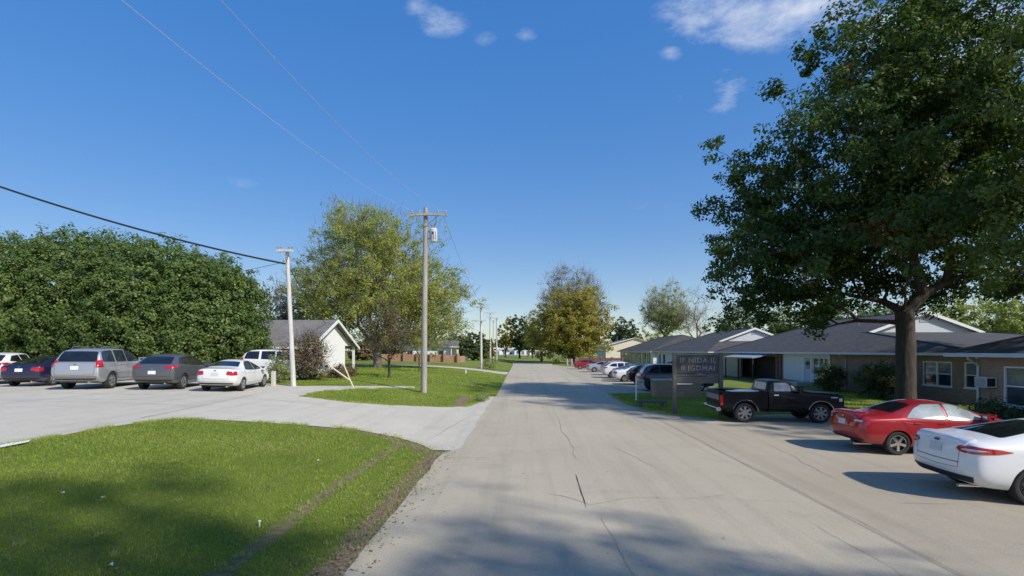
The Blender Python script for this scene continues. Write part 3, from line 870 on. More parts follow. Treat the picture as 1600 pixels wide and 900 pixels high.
def trunk_mesh(pts, r0, r1, seed, flare=1.45, n=18):
    mb = MB(); P_ = []; Rr = []
    m = len(pts)
    for i, p in enumerate(pts):
        f = i / (m - 1)
        P_.append(p); Rr.append((r0 + (r1 - r0) * f))
    vs = []; fs = []
    for i, p in enumerate(P_):
        hgt = p[2] - P_[0][2]
        for k in range(n):
            q = 2 * math.pi * k / n
            fl = 1 + (flare - 1) * math.exp(-hgt / 0.35) * (0.75 + 0.35 * math.cos(5 * q + seed))
            rr = Rr[i] * fl * (1 + 0.10 * noise.noise((math.cos(q) * 1.6 + seed, math.sin(q) * 1.6, p[2] * 0.9)))
            vs.append((p[0] + math.cos(q) * rr, p[1] + math.sin(q) * rr, p[2]))
        if i:
            for k in range(n):
                fs.append(((i - 1) * n + k, (i - 1) * n + (k + 1) % n, i * n + (k + 1) % n, i * n + k))
    mb.add(vs, fs)
    return mb

def tree(name, label, cat, base, env, trunk_h, trunk_r, ncl, per, crad, leaf, lmat, bmat=None, seed=1, shell=0.45,
         seg=1.0, twig=0.012, lean=(0, 0), group=None, flat=0.75, tone=0.45, rough=0.22, toneamp=0.2, aspect=0.55, twigs=0, accents=None, sub=0, sides=5, outw=0.45, even=False, clear=None):
    """env in coordinates relative to the base"""
    rng = np.random.default_rng(seed)
    root = empty(name, base); tag(root, label, cat, group)
    tg = even_env(rng, env, ncl, seed * 3.7, rough) if even else sample_env(rng, env, ncl, shell, seed * 3.7, rough)
    if clear: tg = tg[~((np.hypot(tg[:, 0], tg[:, 1]) < clear[0]) & (tg[:, 2] < clear[1]))]
    lo = min(e[2] - e[5] for e in env)
    tg[:, 2] = np.maximum(tg[:, 2], max(0.15, lo * 0.9))
    nt = 10
    tr = [(lean[0] * f * f + 0.06 * trunk_r * math.sin(f * 5 + seed), lean[1] * f * f, -0.12 + (trunk_h + 0.12) * f) for f in np.linspace(0, 1, nt)]
    hc = np.array([0, 0, sum(e[2] for e in env) / len(env)])
    A, par, tips = grow(tr, hc + (tg - hc) * 0.86 if even else tg, seg, rng)
    r = wood_meshes(A, par, trunk_r, twig, nt)
    bm_ = bmat or M['bark']
    rt = r.copy()
    trunk_mesh(tr, trunk_r, max(r[nt - 1], trunk_r * 0.62), seed).build('trunk', bm_, root, True)
    sel = np.zeros(len(A), bool); sel[nt:] = True
    thick = sel & (r > trunk_r * 0.16); thin = sel & ~thick
    r = np.where(np.arange(len(A)) < nt, trunk_r * 0.7, r)
    vv = [frusta(A, par, r, thick, 8), frusta(A, par, r, thin, 4 if sides > 4 else 3)]
    allv = np.concatenate([x for x in vv if len(x)])
    if twigs:      # bare twig sprays at the tips
        ti = np.repeat(np.array(tips), twigs); n = len(ti)
        p0 = A[ti] + rng.normal(0, crad * 0.35, (n, 3)); out = p0 - np.array([0, 0, A[:, 2].mean() * 0.7])[None]
        out /= np.linalg.norm(out, axis=1, keepdims=True); out = out + rng.normal(0, 0.5, (n, 3)); out[:, 2] += 0.5
        out /= np.linalg.norm(out, axis=1, keepdims=True)
        p1 = p0 + out * (crad * rng.uniform(0.6, 1.5, n))[:, None]
        AA = np.concatenate([p0, p1]); pp = np.concatenate([np.full(n, 0), np.arange(n)])
        rr = np.concatenate([np.full(n, twig * 1.1), np.full(n, twig * 0.4)])
        ss = np.zeros(2 * n, bool); ss[n:] = True
        allv = np.concatenate([allv, frusta(AA, pp, rr, ss, 3)])
    link('branches', np_mesh('branches', allv, 4), bm_, root, True)
    cen = A[np.array(tips)]
    if even: cen = hc + (cen - hc) / 0.86
    tone_c = np.clip(tone + rng.normal(0, 0.16, len(cen)), 0, 0.9)
    rad = crad * rng.uniform(0.65, 1.3, len(cen))
    if sub:        # each cluster breaks into smaller sprays, so that gaps and dark hollows show between them
        k = len(cen)
        d = rng.normal(0, 1, (k, sub, 3)); d /= np.linalg.norm(d, axis=2, keepdims=True)
        c2 = cen[:, None] + d * (rad[:, None, None] * rng.uniform(0.25, 1.0, (k, sub, 1))) * np.array([1, 1, flat])
        cen = c2.reshape(-1, 3); tone_c = np.clip(np.repeat(tone_c, sub) + rng.normal(0, 0.07, k * sub), 0, 0.92); rad = np.repeat(rad, sub) * 0.42
        per = max(1, per // sub)
    cen[:, 2] = np.maximum(cen[:, 2], rad * 0.6)
    if accents:
        for (ax_, ay_, az_, ar_) in accents:
            dd = np.linalg.norm(cen - np.array([ax_, ay_, az_]), axis=1); tone_c[dd < ar_] = 1.0
    if per:
        q, t = leaves_np(rng, cen, rad, per, leaf, flat, aspect, tone_c, toneamp=toneamp, out=outw, mid=np.array([0, 0, A[np.array(tips), 2].mean() * 0.9]))
        link('crown', np_mesh('crown', q, 4, t), lmat, root)
    return root
def ell(*e): return [tuple(float(v) for v in x) for x in e]

# --- the big oak in the front yard, right
OAK = G(1415, 637)
tree('oak_tree', 'large dark green oak with thick bare trunk in the front yard, right', 'tree', OAK,
     ell((-2.6, 0.6, 7.9, 6.8, 6.6, 3.4), (-1.0, 0.5, 11.8, 7.6, 6.8, 4.5), (0.8, 0.3, 15.5, 6.8, 6.0, 4.6), (1.8, 0, 18.8, 5.6, 4.8, 3.4),
         (4.6, 0.5, 9.4, 5.4, 5.4, 3.4), (-6.0, 1.2, 10.4, 3.2, 3.6, 2.6), (-5.6, 0.8, 5.9, 4.2, 3.6, 2.1), (-2.8, 3.2, 6.0, 4.2, 3.0, 1.7), (-7.4, 1.0, 7.4, 2.4, 2.6, 1.9), (5.6, 1.5, 13.6, 5.0, 4.6, 3.6), (7.4, 1.8, 6.6, 3.8, 3.4, 1.9), (3.5, 3.6, 6.4, 3.4, 2.6, 1.5)),
     4.7, 0.44, 830, 220, 1.25, 0.20, M['oak_leaf'], M['bark'], 11, 0.5, 0.9, 0.012, (0.1, 0.2), None, 0.7, 0.36, 0.26, sub=5, aspect=0.6,
     accents=((-3.4, -3, 7.8, 0.9), (-1.6, -4, 7.2, 0.7), (6.0, -3, 8.6, 0.8)), clear=(2.2, 7.2))
# --- its neighbour, mostly outside the frame
tree('elm_tree', 'feathery lighter green tree reaching in from the right edge', 'tree', (20.4, 15.8, 0),
     ell((-0.4, 0.3, 9.4, 5.0, 5.0, 3.8), (-0.6, 0.6, 13.2, 5.2, 5.0, 3.8), (0.4, 0.2, 16.6, 3.8, 3.6, 2.6), (-1.0, 1.5, 6.6, 4.0, 4.0, 2.4)),
     4.4, 0.36, 400, 180, 1.15, 0.18, M['elm_leaf'], M['bark_grey'], 12, 0.6, 0.9, 0.010, (-0.2, 0.3), None, 0.6, 0.4, 0.26, sub=5)
# --- street trees behind the camera that shade the foreground
tree('street_tree', 'tall tree behind the viewer shading the road in front', 'tree', (12.5, -2.6, 0),
     ell((0, 0, 8.6, 4.4, 3.4, 3.0), (0.4, 0, 12.2, 3.4, 3.0, 2.6)), 4.5, 0.4, 90, 38, 1.35, 0.3, M['elm_leaf'], M['bark'], 13, 0.5, 1.2, 0.02, sub=4)
tree('street_tree', 'taller tree behind the viewer shading the near lawn', 'tree', (11.0, -8.0, 0),
     ell((0, 0, 13.5, 4.2, 3.8, 4.0), (0.6, 0.4, 18.0, 3.6, 3.2, 3.2)), 8, 0.45, 100, 80, 1.3, 0.3, M['elm_leaf'], M['bark'], 14, 0.5, 1.2, 0.02, sub=4)
# --- dense round trees behind the left parking lot
hedge = ((-62, 404, 34.5, 5.0, 'dense round evergreen tree cut by the left frame edge'),
         (48, 374, 34.0, 5.0, 'dense round evergreen tree behind the navy hatchback'),
         (150, 366, 34.6, 5.0, 'tallest dense round evergreen tree, behind the silver SUV'),
         (245, 379, 34.0, 4.7, 'dense round evergreen tree behind the grey crossover'),
         (316, 402, 33.6, 3.7, 'lowest dense round evergreen tree, behind the white sedan'))
for i, (px, top, d, rw, lab) in enumerate(hedge):
    p = at(px, 560, d); b = Vector((p.x, p.y, gz(p.x, p.y)))
    h = CAMH + (HOR - top) / FPX * d - b.z
    tree('round_tree', lab, 'tree', b, ell((0, 0, h * 0.34, rw, rw, h * 0.38), (0, 0, h * 0.60, rw * 0.98, rw * 0.95, h * 0.385)),
         1.2, 0.3, 540, 96, 0.82, 0.15, M['hedge_leaf'], M['bark'], 30 + i, 0.13, 1.2, 0.012, group='dense round trees behind the parking lot',
         flat=0.9, tone=0.45, rough=0.06, sub=3, aspect=0.75, outw=0.8, even=True)
# --- broad maple behind the white house
b = G(590, 574)
tree('maple_tree', 'broad thinly leaved yellow green maple behind the white house', 'tree', b,
     ell((0.2, 0, 7.6, 9.4, 8.0, 5.0), (-0.2, 0, 12.8, 7.6, 6.6, 4.6), (4.9, 0, 6.8, 6.0, 5.5, 4.9), (-4.8, 0, 8.6, 5.6, 5.0, 4.2), (-1.5, 0, 15.2, 4.8, 4.2, 2.6)),
     2.6, 0.42, 1150, 90, 1.15, 0.215, M['maple_leaf'], M['bark_grey'], 41, 0.5, 1.2, 0.016, (0, 0), None, 0.85, 0.45, 0.16, sub=5, twigs=4, outw=0.3)
# --- small reddish bare tree in front of it, brown shrub by the house
b = G(608, 590)
tree('young_tree', 'small brown twiggy tree on the lawn left of the transformer pole', 'tree', b,
     ell((0, 0, 3.9, 2.3, 2.3, 2.1), (0.2, 0, 2.6, 2.1, 2.0, 1.2)), 1.2, 0.10, 130, 26, 0.5, 0.13, M['rust_leaf'], M['bark'], 42, 0.6, 0.5, 0.009, twigs=5, tone=0.5)
b = G(655, 581)
tree('young_tree', 'slender sapling with sparse leaves beside the far driveway', 'tree', b,
     ell((0, 0, 2.6, 1.0, 1.0, 1.4)), 1.0, 0.06, 40, 16, 0.4, 0.14, M['gold_leaf'], M['bark'], 43, 0.6, 0.5, 0.008, twigs=3)
def shrub(name, label, cat, base, env, ncl, per, crad, leaf, mat, seed, twigs=0, tone=0.45, group=None):
    return tree(name, label, cat, base, env, 0.25, 0.05, ncl, per, crad, leaf, mat, M['bark'], seed, 0.35, 0.35, 0.007, twigs=twigs, tone=tone, group=group, flat=0.9)
b = G(470, 600.5); b = Vector((b.x - 0.95, b.y + 3.2, gz(b.x, b.y + 3)))
shrub('brown_shrub', 'large reddish brown twiggy shrub in front of the white house', 'shrub', b,
      ell((-0.2, 0, 1.4, 1.45, 1.2, 1.3), (-0.1, 0, 2.1, 1.15, 1.1, 0.9), (0.8, 0, 0.8, 0.8, 0.8, 0.7)), 130, 46, 0.5, 0.12, M['rust_leaf'], 44, 6)
b = G(418, 600); b = Vector((b.x, b.y + 1.2, gz(b.x, b.y + 1)))
shrub('pale_shrub', 'small pale green shrub beside the nose of the white sedan', 'shrub', b, ell((0, 0, 0.75, 0.7, 0.6, 0.75)), 46, 60, 0.3, 0.10, M['pale_leaf'], 45)
b = G(533, 590)
shrub('low_hedge', 'low reddish brown hedge along the white gable wall', 'shrub', b, ell((0, 0.5, 0.4, 0.9, 1.5, 0.5)), 60, 60, 0.3, 0.10, M['rust_leaf'], 46)
b = G(765, 577)
shrub('weed_bush', 'scraggly green weed bush beside the far utility pole', 'shrub', b, ell((0, 0, 0.8, 1.2, 0.8, 0.8)), 30, 40, 0.35, 0.14, M['pale_leaf'], 47, 2)
b = G(748, 628)
shrub('verge_weeds', 'clump of yellowed weeds at the corner of the verge', 'shrub', (-2.35, b.y + 0.6, gz(-2.35, b.y)), ell((0, 0, 0.12, 0.35, 1.3, 0.16), (-0.1, 1.8, 0.12, 0.3, 1.0, 0.14)), 60, 36, 0.2, 0.07, M['pale_leaf'], 48)
# front yard shrubs, right
shrub('yard_shrub', 'dark round shrub against the brick wall by the oak', 'shrub', (20.6, 30.2, 0), ell((0, 0, 1.05, 1.25, 1.4, 1.05)), 120, 80, 0.4, 0.12, M['dark_leaf'], 49)
shrub('yard_shrub', 'dark shrub under the white framed entrance windows', 'shrub', (21.4, 36.6, 0), ell((0, 0, 0.9, 0.9, 1.2, 0.9)), 90, 70, 0.36, 0.12, M['dark_leaf'], 50)
for i, (yy, lab) in enumerate(((19.0, 'low dark shrub below the air conditioner'), (17.3, 'low dark shrub below the nearest double window'), (15.8, 'low dark shrub at the right frame edge behind the white car'))):
    shrub('yard_shrub', lab, 'shrub', (16.9, yy, 0), ell((0, 0, 0.5, 0.6, 0.85, 0.5)), 60, 70, 0.3, 0.10, M['dark_leaf'], 51 + i)

# --- distant trees
def far(name, label, px, base_y, d, top, half, mat, seed, ncl=150, per=34, leaf=0.55, shell=0.35, trunk=None, lobes=None, tw=0, low=0.30, bark_=None, rough=0.25, tone=0.45):
    p = at(px, base_y, d); b = Vector((p.x, p.y, gz(p.x, p.y)))
    h = CAMH + (HOR - top) / FPX * d - b.z
    rw = half * d / FPX
    env = lobes(h, rw) if lobes else ell((0, 0, h * (0.5 + low / 2), rw, rw * 0.9, h * (0.5 - low / 2)), (rw * 0.25, 0, h * (low + 0.2), rw * 0.8, rw * 0.8, h * 0.2), (-rw * 0.3, 0, h * (low + 0.25), rw * 0.7, rw * 0.7, h * 0.22))
    tree(name, label, 'tree', b, env, h * low * 0.9, trunk or h * 0.022, int(ncl * 1.5), int(per * 1.12) if per > 24 else per, rw * 0.20 + 0.35, leaf * 0.92, mat, bark_ or M['bark'], seed, shell, h * 0.09, 0.02, twigs=tw, sides=4, rough=rough, tone=tone, sub=2)
far('golden_tree', 'tall yellow green tree at the end of the road', 896, 568, 112, 442, 56, M['gold_leaf'], 61, 460, 60, 0.44, low=0.12,
    lobes=lambda h, r: ell((0, 0, h * 0.56, r, r * 0.9, h * 0.43), (-r * 0.55, 0, h * 0.36, r * 0.75, r * 0.7, h * 0.32), (r * 0.25, 0, h * 0.36, r * 0.85, r * 0.8, h * 0.32)))
far('bare_tree', 'tall half bare mauve tree rising behind the yellow green one', 896, 562, 124, 419, 48, M['mauve_leaf'], 62, 330, 44, 0.32, low=0.3, tw=8, bark_=M['bark_grey'])
far('golden_tree', 'smaller orange green tree left of the tall yellow green one', 846, 562, 135, 484, 30, M['gold_leaf'], 63, 120, 36, 0.55, low=0.2, tone=0.62)
far('bare_tree', 'thin grey twiggy tree above the dark tree at the road end', 826, 558, 205, 482, 18, M['mauve_leaf'], 64, 80, 12, 0.5, tw=5, bark_=M['bark_grey'])
far('dark_tree', 'dark green conical tree left of the road end', 812, 557, 190, 490, 17, M['dark_leaf'], 65, 120, 40, 0.7, low=0.16)
far('dark_tree', 'short dark green tree in front of the far white building', 832, 557, 185, 510, 18, M['dark_leaf'], 76, 90, 40, 0.7, low=0.2, tone=0.6)
far('golden_tree', 'rust green tree behind the far utility poles', 790, 557, 200, 496, 15, M['gold_leaf'], 66, 90, 36, 0.7, low=0.2, tone=0.7)
far('dark_tree', 'dark bushy tree left of the nearest far utility pole', 741, 566, 105, 519, 20, M['dark_leaf'], 67, 110, 40, 0.5, low=0.08)
far('dark_tree', 'low dark tree behind the far brick fence', 716, 562, 140, 522, 26, M['dark_leaf'], 68, 90, 36, 0.6, low=0.1)
far('dark_tree', 'brownish bush right of the nearest far utility pole', 762, 562, 130, 530, 12, M['gold_leaf'], 69, 60, 34, 0.55, low=0.06)
far('dark_tree', 'round dark green tree beyond the cream shed', 976, 560, 150, 499, 27, M['dark_leaf'], 70, 190, 44, 0.55, low=0.1)
far('pale_tree', 'airy pale green tree behind the dark roofs', 1040, 555, 135, 443, 36, M['pale_leaf'], 71, 320, 34, 0.36, low=0.34, tw=5, bark_=M['bark_grey'])
far('bare_tree', 'bare pale tree beside the airy pale green tree', 1086, 556, 128, 452, 26, M['mauve_leaf'], 72, 80, 5, 0.34, low=0.3, tw=7, bark_=M['bark_grey'])
far('dark_tree', 'bright green bushy tree over the far dark roof', 1030, 558, 150, 516, 36, M['maple_leaf'], 73, 130, 40, 0.55, low=0.1)
far('yard_tree', 'leafy green tree behind the ranch roof below the oak', 1165, 575, 84, 478, 56, M['hedge_leaf'], 74, 190, 40, 0.42, low=0.12)
far('yard_tree', 'dense green tree behind the ranch ridge, left of the oak trunk', 1252, 575, 80, 466, 62, M['hedge_leaf'], 75, 210, 44, 0.42, low=0.12)
far('yard_tree', 'olive green tree behind the gable right of the oak trunk', 1500, 580, 60, 462, 62, M['maple_leaf'], 77, 240, 50, 0.34, low=0.08, tone=0.3)
far('yard_tree', 'olive green tree behind the nearest roof at the right edge', 1602, 580, 56, 452, 60, M['maple_leaf'], 78, 240, 50, 0.34, low=0.08, tone=0.25)
far('bare_tree', 'thin grey green tree between the evergreens and the maple', 440, 570, 62, 440, 32, M['mauve_leaf'], 79, 110, 20, 0.28, low=0.3, tw=5, bark_=M['bark_grey'])
far('yard_tree', 'dark leafy tree behind the white house roof', 488, 570, 66, 448, 34, M['maple_leaf'], 80, 170, 44, 0.36, low=0.1, tone=0.22)
far('dark_tree', 'dark green hedge tree far behind the maple', 640, 566, 120, 508, 60, M['dark_leaf'], 81, 130, 40, 0.6, low=0.05)
far('dark_tree', 'low brown hedge bush right of the white house porch', 566, 570, 92, 534, 20, M['rust_leaf'], 82, 80, 40, 0.42, low=0.04)
far('dark_tree', 'low dark bush under the left side of the maple', 610, 570, 98, 537, 24, M['dark_leaf'], 83, 80, 40, 0.42, low=0.04)
far('yard_tree', 'dark leafy tree behind the ranch roof under the oak crown', 1340, 575, 74, 462, 58, M['hedge_leaf'], 84, 220, 44, 0.4, low=0.1, tone=0.2)
# far wood that closes the horizon
rng = np.random.default_rng(99)
n = 900
an = rng.uniform(-1.25, 1.25, n); rr = rng.uniform(330, 420, n)
cen = np.stack([np.sin(an) * rr, np.cos(an) * rr, np.full(n, 1.0)], 1)
hh = 6 + 5 * np.array([noise.noise((a * 9, 0.3, 1.1)) for a in an]) + rng.uniform(0, 4, n)
cen[:, 2] = rng.uniform(0.5, 1, n) ** 1 * hh
q, t = leaves_np(rng, cen, np.full(n, 4.0), 24, 2.3, 0.8, 0.6, np.clip(rng.normal(0.45, 0.2, n), 0, 0.9))
o = link('far_wood', np_mesh('far_wood', q, 4, t), M['dark_leaf'])
tag(o, 'far off line of dark woodland closing the horizon', 'woodland', kind='stuff')
M['bench_shade'] = plain('shade_dark_concrete', (0.13, 0.125, 0.095), 0.95, var=0.4, scale=5, bump=0.4)  # concrete darkened so its colour carries the shade over the bench
# ================================================================== BUILDINGS
def wall_y(mb, xa, xb, ya, yb, za, zb, ops, mi=0):
    """wall running along y, openings (y0,y1,z0,z1)"""
    c = ya
    for y0, y1, z0, z1 in sorted(ops):
        if y0 > c: mb.box((xa, c, za), (xb, y0, zb), mi)
        if z0 > za: mb.box((xa, y0, za), (xb, y1, z0), mi)
        if z1 < zb: mb.box((xa, y0, z1), (xb, y1, zb), mi)
        c = y1
    if yb > c: mb.box((xa, c, za), (xb, yb, zb), mi)
def window_x(parent, x, y0, y1, z0, z1, units=1, fm=None, pane=None, face=-1, sill=True, rail=True):
    """double hung window in a wall facing -x (face=-1) at plane x"""
    fm = fm or M['white']; pane = pane or M['pane']
    f = 0.055; mb = MB()
    xa, xb = (x - 0.02, x + 0.09) if face < 0 else (x - 0.09, x + 0.02)
    mb.box((xa, y0, z0), (xb, y0 + f, z1)); mb.box((xa, y1 - f, z0), (xb, y1, z1))
    mb.box((xa, y0 + f, z1 - f), (xb, y1 - f, z1)); mb.box((xa, y0 + f, z0), (xb, y1 - f, z0 + f))
    w = (y1 - y0 - 2 * f) / units; panes = []
    for u in range(units):
        ya = y0 + f + u * w; yb = ya + w
        if u: mb.box((xa + 0.004, ya - 0.05, z0 + f), (xb, ya + 0.05, z1 - f)); ya += 0.05
        if u < units - 1: yb -= 0.05
        zm = (z0 + z1) / 2
        if rail:
            mb.box((xa + 0.03, ya, zm - 0.025), (xb, yb, zm + 0.025))
            panes += [(ya, yb, z0 + f, zm - 0.025), (ya, yb, zm + 0.025, z1 - f)]
        else: panes.append((ya, yb, z0 + f, z1 - f))
    if sill:
        s = -1 if face < 0 else 1
        mb.box((min(x + s * 0.06, x - s * 0.02), y0 - 0.05, z0 - 0.06), (max(x + s * 0.06, x - s * 0.02), y1 + 0.05, z0 - 0.001))
    o = mb.build('window', fm, parent)
    for i, (a, b, c, d) in enumerate(panes):
        px_ = x + (0.05 if face < 0 else -0.05)
        pm = M['pane_blind'] if (i % 2 and pane is M['pane']) else pane
        MB().box((px_ - 0.004, a, c), (px_ + 0.004, b, d)).build('pane', pm, o)
    return o
def hip_roof(root, x0, x1, y0, y1, ze, pitch, mat, th=0.09):
    """hip roof with the ridge along y; x0.. are eave lines"""
    xm = (x0 + x1) / 2; hw = (x1 - x0) / 2; zr = ze + pitch * hw
    ry0, ry1 = y0 + hw, y1 - hw
    v = [(x0, y0, ze), (x1, y0, ze), (x1, y1, ze), (x0, y1, ze), (xm, ry0, zr), (xm, ry1, zr)]
    mb = MB(); mb.add(v + [(a, b, c - th) for a, b, c in v[:4]], [(0, 4, 5, 3), (0, 1, 4), (1, 2, 5, 4), (3, 5, 2), (0, 3, 9, 6), (1, 0, 6, 7), (2, 1, 7, 8), (3, 2, 8, 9), (6, 9, 8, 7)])
    rf = mb.build('roof', mat, root)
    # ridge and hip caps
    cap = MB()
    for a, b in (((xm, ry0, zr), (xm, ry1, zr)), ((x0, y0, ze), (xm, ry0, zr)), ((x0, y1, ze), (xm, ry1, zr)), ((x1, y0, ze), (xm, ry0, zr)), ((x1, y1, ze), (xm, ry1, zr))):
        cap.tube([Vector(a) + Vector((0, 0, 0.0)), Vector(b)], 0.07, 6)
    cap.build('ridge_cap', mat, rf)
    # gutter
    g = MB(); o = 0.11
    g.box((x0 - o, y0 - o, ze - 0.16), (x0 - 0.004, y1 + o, ze - 0.012))
    g.box((x0 - 0.004, y1 + 0.004, ze - 0.16), (x1, y1 + o, ze - 0.012))
    g.box((x0 - 0.004, y0 - o, ze - 0.16), (x1, y0 - 0.004, ze - 0.012))
    g.build('gutter', M['grey_trim'], root)
    s = MB(); s.box((x0 + 0.002, y0 + 0.002, ze - th - 0.05), (x1 - 0.002, y1 - 0.002, ze - th - 0.012)); s.build('soffit', M['white'], root)
    return rf, xm, zr
def dutch_roof(root, x0, x1, y0, y1, ze, pitch, mat, yg, hw, th=0.09):
    """hip roof, ridge along y, with a small gable over the near end (facing -y) at y = yg"""
    xm = (x0 + x1) / 2; w = (x1 - x0) / 2; zr = ze + pitch * w; zb = zr - pitch * hw; rf = y1 - w
    v = [(x0, y0, ze), (x1, y0, ze), (x1, y1, ze), (x0, y1, ze), (xm, yg, zr), (xm, rf, zr), (xm - hw, yg, zb), (xm + hw, yg, zb)]
    mb = MB(); mb.add(v + [(a, b, c - th) for a, b, c in v[:4]],
        [(0, 6, 4, 5, 3), (1, 2, 5, 4, 7), (3, 5, 2), (0, 1, 7, 6), (0, 3, 11, 8), (1, 0, 8, 9), (2, 1, 9, 10), (3, 2, 10, 11), (8, 11, 10, 9)])
    r_ = mb.build('roof', mat, root)
    cap = MB()
    for a, b in ((4, 5), (3, 5), (2, 5), (0, 6), (1, 7)): cap.tube([v[a], v[b]], 0.06, 6)
    cap.build('ridge_cap', mat, r_)
    tr = MB(); t = 0.26
    for s_ in (-1, 1):
        a = (xm, zr + 0.04); b = (xm + s_ * (hw + 0.12), zb + 0.04 - pitch * 0.12)
        for ya, yb in ((yg - 0.34, yg - 0.28),):
            tr.add([(a[0], ya, a[1]), (b[0], ya, b[1]), (b[0], ya, b[1] - t * 0.8), (a[0], ya, a[1] - t), (a[0], yb, a[1]), (b[0], yb, b[1]), (b[0], yb, b[1] - t * 0.8), (a[0], yb, a[1] - t)],
                   [(0, 1, 2, 3), (7, 6, 5, 4), (0, 4, 5, 1), (1, 5, 6, 2), (2, 6, 7, 3), (3, 7, 4, 0)])
    tr.build('rake_trim', M['white'], r_)
    ov = MB()      # eave of the little gable
    for s_ in (-1, 1):
        a = (xm, zr + 0.035); b = (xm + s_ * (hw + 0.1), zb + 0.035 - pitch * 0.1)
        ov.add([(a[0], yg - 0.279, a[1]), (b[0], yg - 0.279, b[1]), (b[0], yg + 0.5, b[1]), (a[0], yg + 0.5, a[1]), (a[0], yg - 0.279, a[1] - 0.06), (b[0], yg - 0.279, b[1] - 0.06), (b[0], yg + 0.5, b[1] - 0.06), (a[0], yg + 0.5, a[1] - 0.06)],
               [(0, 1, 2, 3), (7, 6, 5, 4), (0, 4, 5, 1), (1, 5, 6, 2), (2, 6, 7, 3), (3, 7, 4, 0)])
    ov.build('gable_eave', mat, r_)
    gw = MB().prism([(xm - hw + 0.05, zb - 0.25), (xm + hw - 0.05, zb - 0.25), (xm + hw - 0.05, zb - 0.01), (xm, zr - 0.03), (xm - hw + 0.05, zb - 0.01)], yg - 0.02, yg + 0.08, 'y').build('gable_wall', M['siding_grey'], r_)
    vt = MB()
    for k in range(5): vt.box((xm - 0.34, yg - 0.06, zr - 0.86 + k * 0.07), (xm + 0.34, yg - 0.022, zr - 0.83 + k * 0.07))
    vt.build('vent', M['grey_trim'], r_)
    g = MB(); o = 0.11
    g.box((x0 - o, y0 - o, ze - 0.16), (x0 - 0.004, y1 + o, ze - 0.012)); g.box((x0 - 0.004, y1 + 0.004, ze - 0.16), (x1, y1 + o, ze - 0.012)); g.box((x0 - 0.004, y0 - o, ze - 0.16), (x1, y0 - 0.004, ze - 0.012))
    g.build('gutter', M['grey_trim'], root)
    MB().box((x0 + 0.002, y0 + 0.002, ze - th - 0.05), (x1 - 0.002, y1 - 0.002, ze - th - 0.012)).build('soffit', M['white'], root)
def downspout(root, x, y, ztop, mat=None, kick=0.5):
    mb = MB()
    mb.tube([(x - kick, y, ztop), (x - kick, y, ztop - 0.12), (x - 0.06, y, ztop - 0.38), (x - 0.06, y, 0.15), (x - 0.25, y, 0.06)], 0.045, 6)
    mb.build('downspout', mat or M['grey_trim'], root)
def ranch(name, label, x0, x1, y0, y1, ze, ops, oh=0.62, pitch=0.38, wallmat=None, extra_ops=(), gab=None):
    root = empty(name, (x0, (y0 + y1) / 2, 0)); tag(root, label, 'building')
    ox, oy = x0, (y0 + y1) / 2
    L = lambda a: a - oy
    wm = wallmat or M['brick']
    mb = MB(); wall_y(mb, 0, 0.22, L(y0), L(y1), 0, ze - 0.14, [(L(a), L(b), c, d) for a, b, c, d in list(ops) + list(extra_ops)])
    mb.build('wall', wm, root)
    MB().box((0.22, L(y0), 0), (x1 - x0, L(y0) + 0.22, ze - 0.14)).build('wall', wm, root)
    MB().box((0.22, L(y1) - 0.22, 0), (x1 - x0, L(y1), ze - 0.14)).build('wall', wm, root)
    MB().box((x1 - x0 - 0.22, L(y0) + 0.22, 0), (x1 - x0, L(y1) - 0.22, ze - 0.14)).build('wall', wm, root)
    MB().box((1.6, L(y0) + 0.3, 0.01), (1.7, L(y1) - 0.3, ze - 0.2)).build('inner_wall', M['curtain'], root)
    if gab: dutch_roof(root, -oh, x1 - x0 + oh, L(y0) - oh, L(y1) + oh, ze, pitch, M['roof_dark'], L(gab[0]), gab[1])
    else: hip_roof(root, -oh, x1 - x0 + oh, L(y0) - oh, L(y1) + oh, ze, pitch, M['roof_dark'])
    return root, L
# A: nearest, right edge
Aops = [(17.72, 19.46, 0.78, 2.22), (13.2, 15.0, 0.78, 2.22)]
A_, L = ranch('ranch_house', 'nearest brown brick house with dark roof at the right frame edge', 17.8, 29.5, 1.0, 20.6, 2.72, Aops, wallmat=M['brick_tan'])
for a, b, c, d in Aops: window_x(A_, 0, L(a), L(b), c, d, 2)
downspout(A_, 0, L(20.5), 2.6, kick=0.45)
MB().box((-0.03, L(1.0), 0), (-0.002, L(20.6), 0.35)).build('plinth', M['kerb'], A_)
ac = MB().box((-0.42, L(19.72), 1.40), (-0.003, L(20.26), 1.80), bev=0.02).build('air_conditioner', M['grey_trim'], A_)
g = MB()
for k in range(9): g.box((-0.436, L(19.76), 1.44 + k * 0.037), (-0.421, L(20.22), 1.455 + k * 0.037))
g.build('grille', M['steel_dull'], ac)
MB().box((-0.40, L(19.72) - 0.008, 1.45), (-0.10, L(19.72) - 0.001, 1.75)).build('side_vent', M['black'], ac)
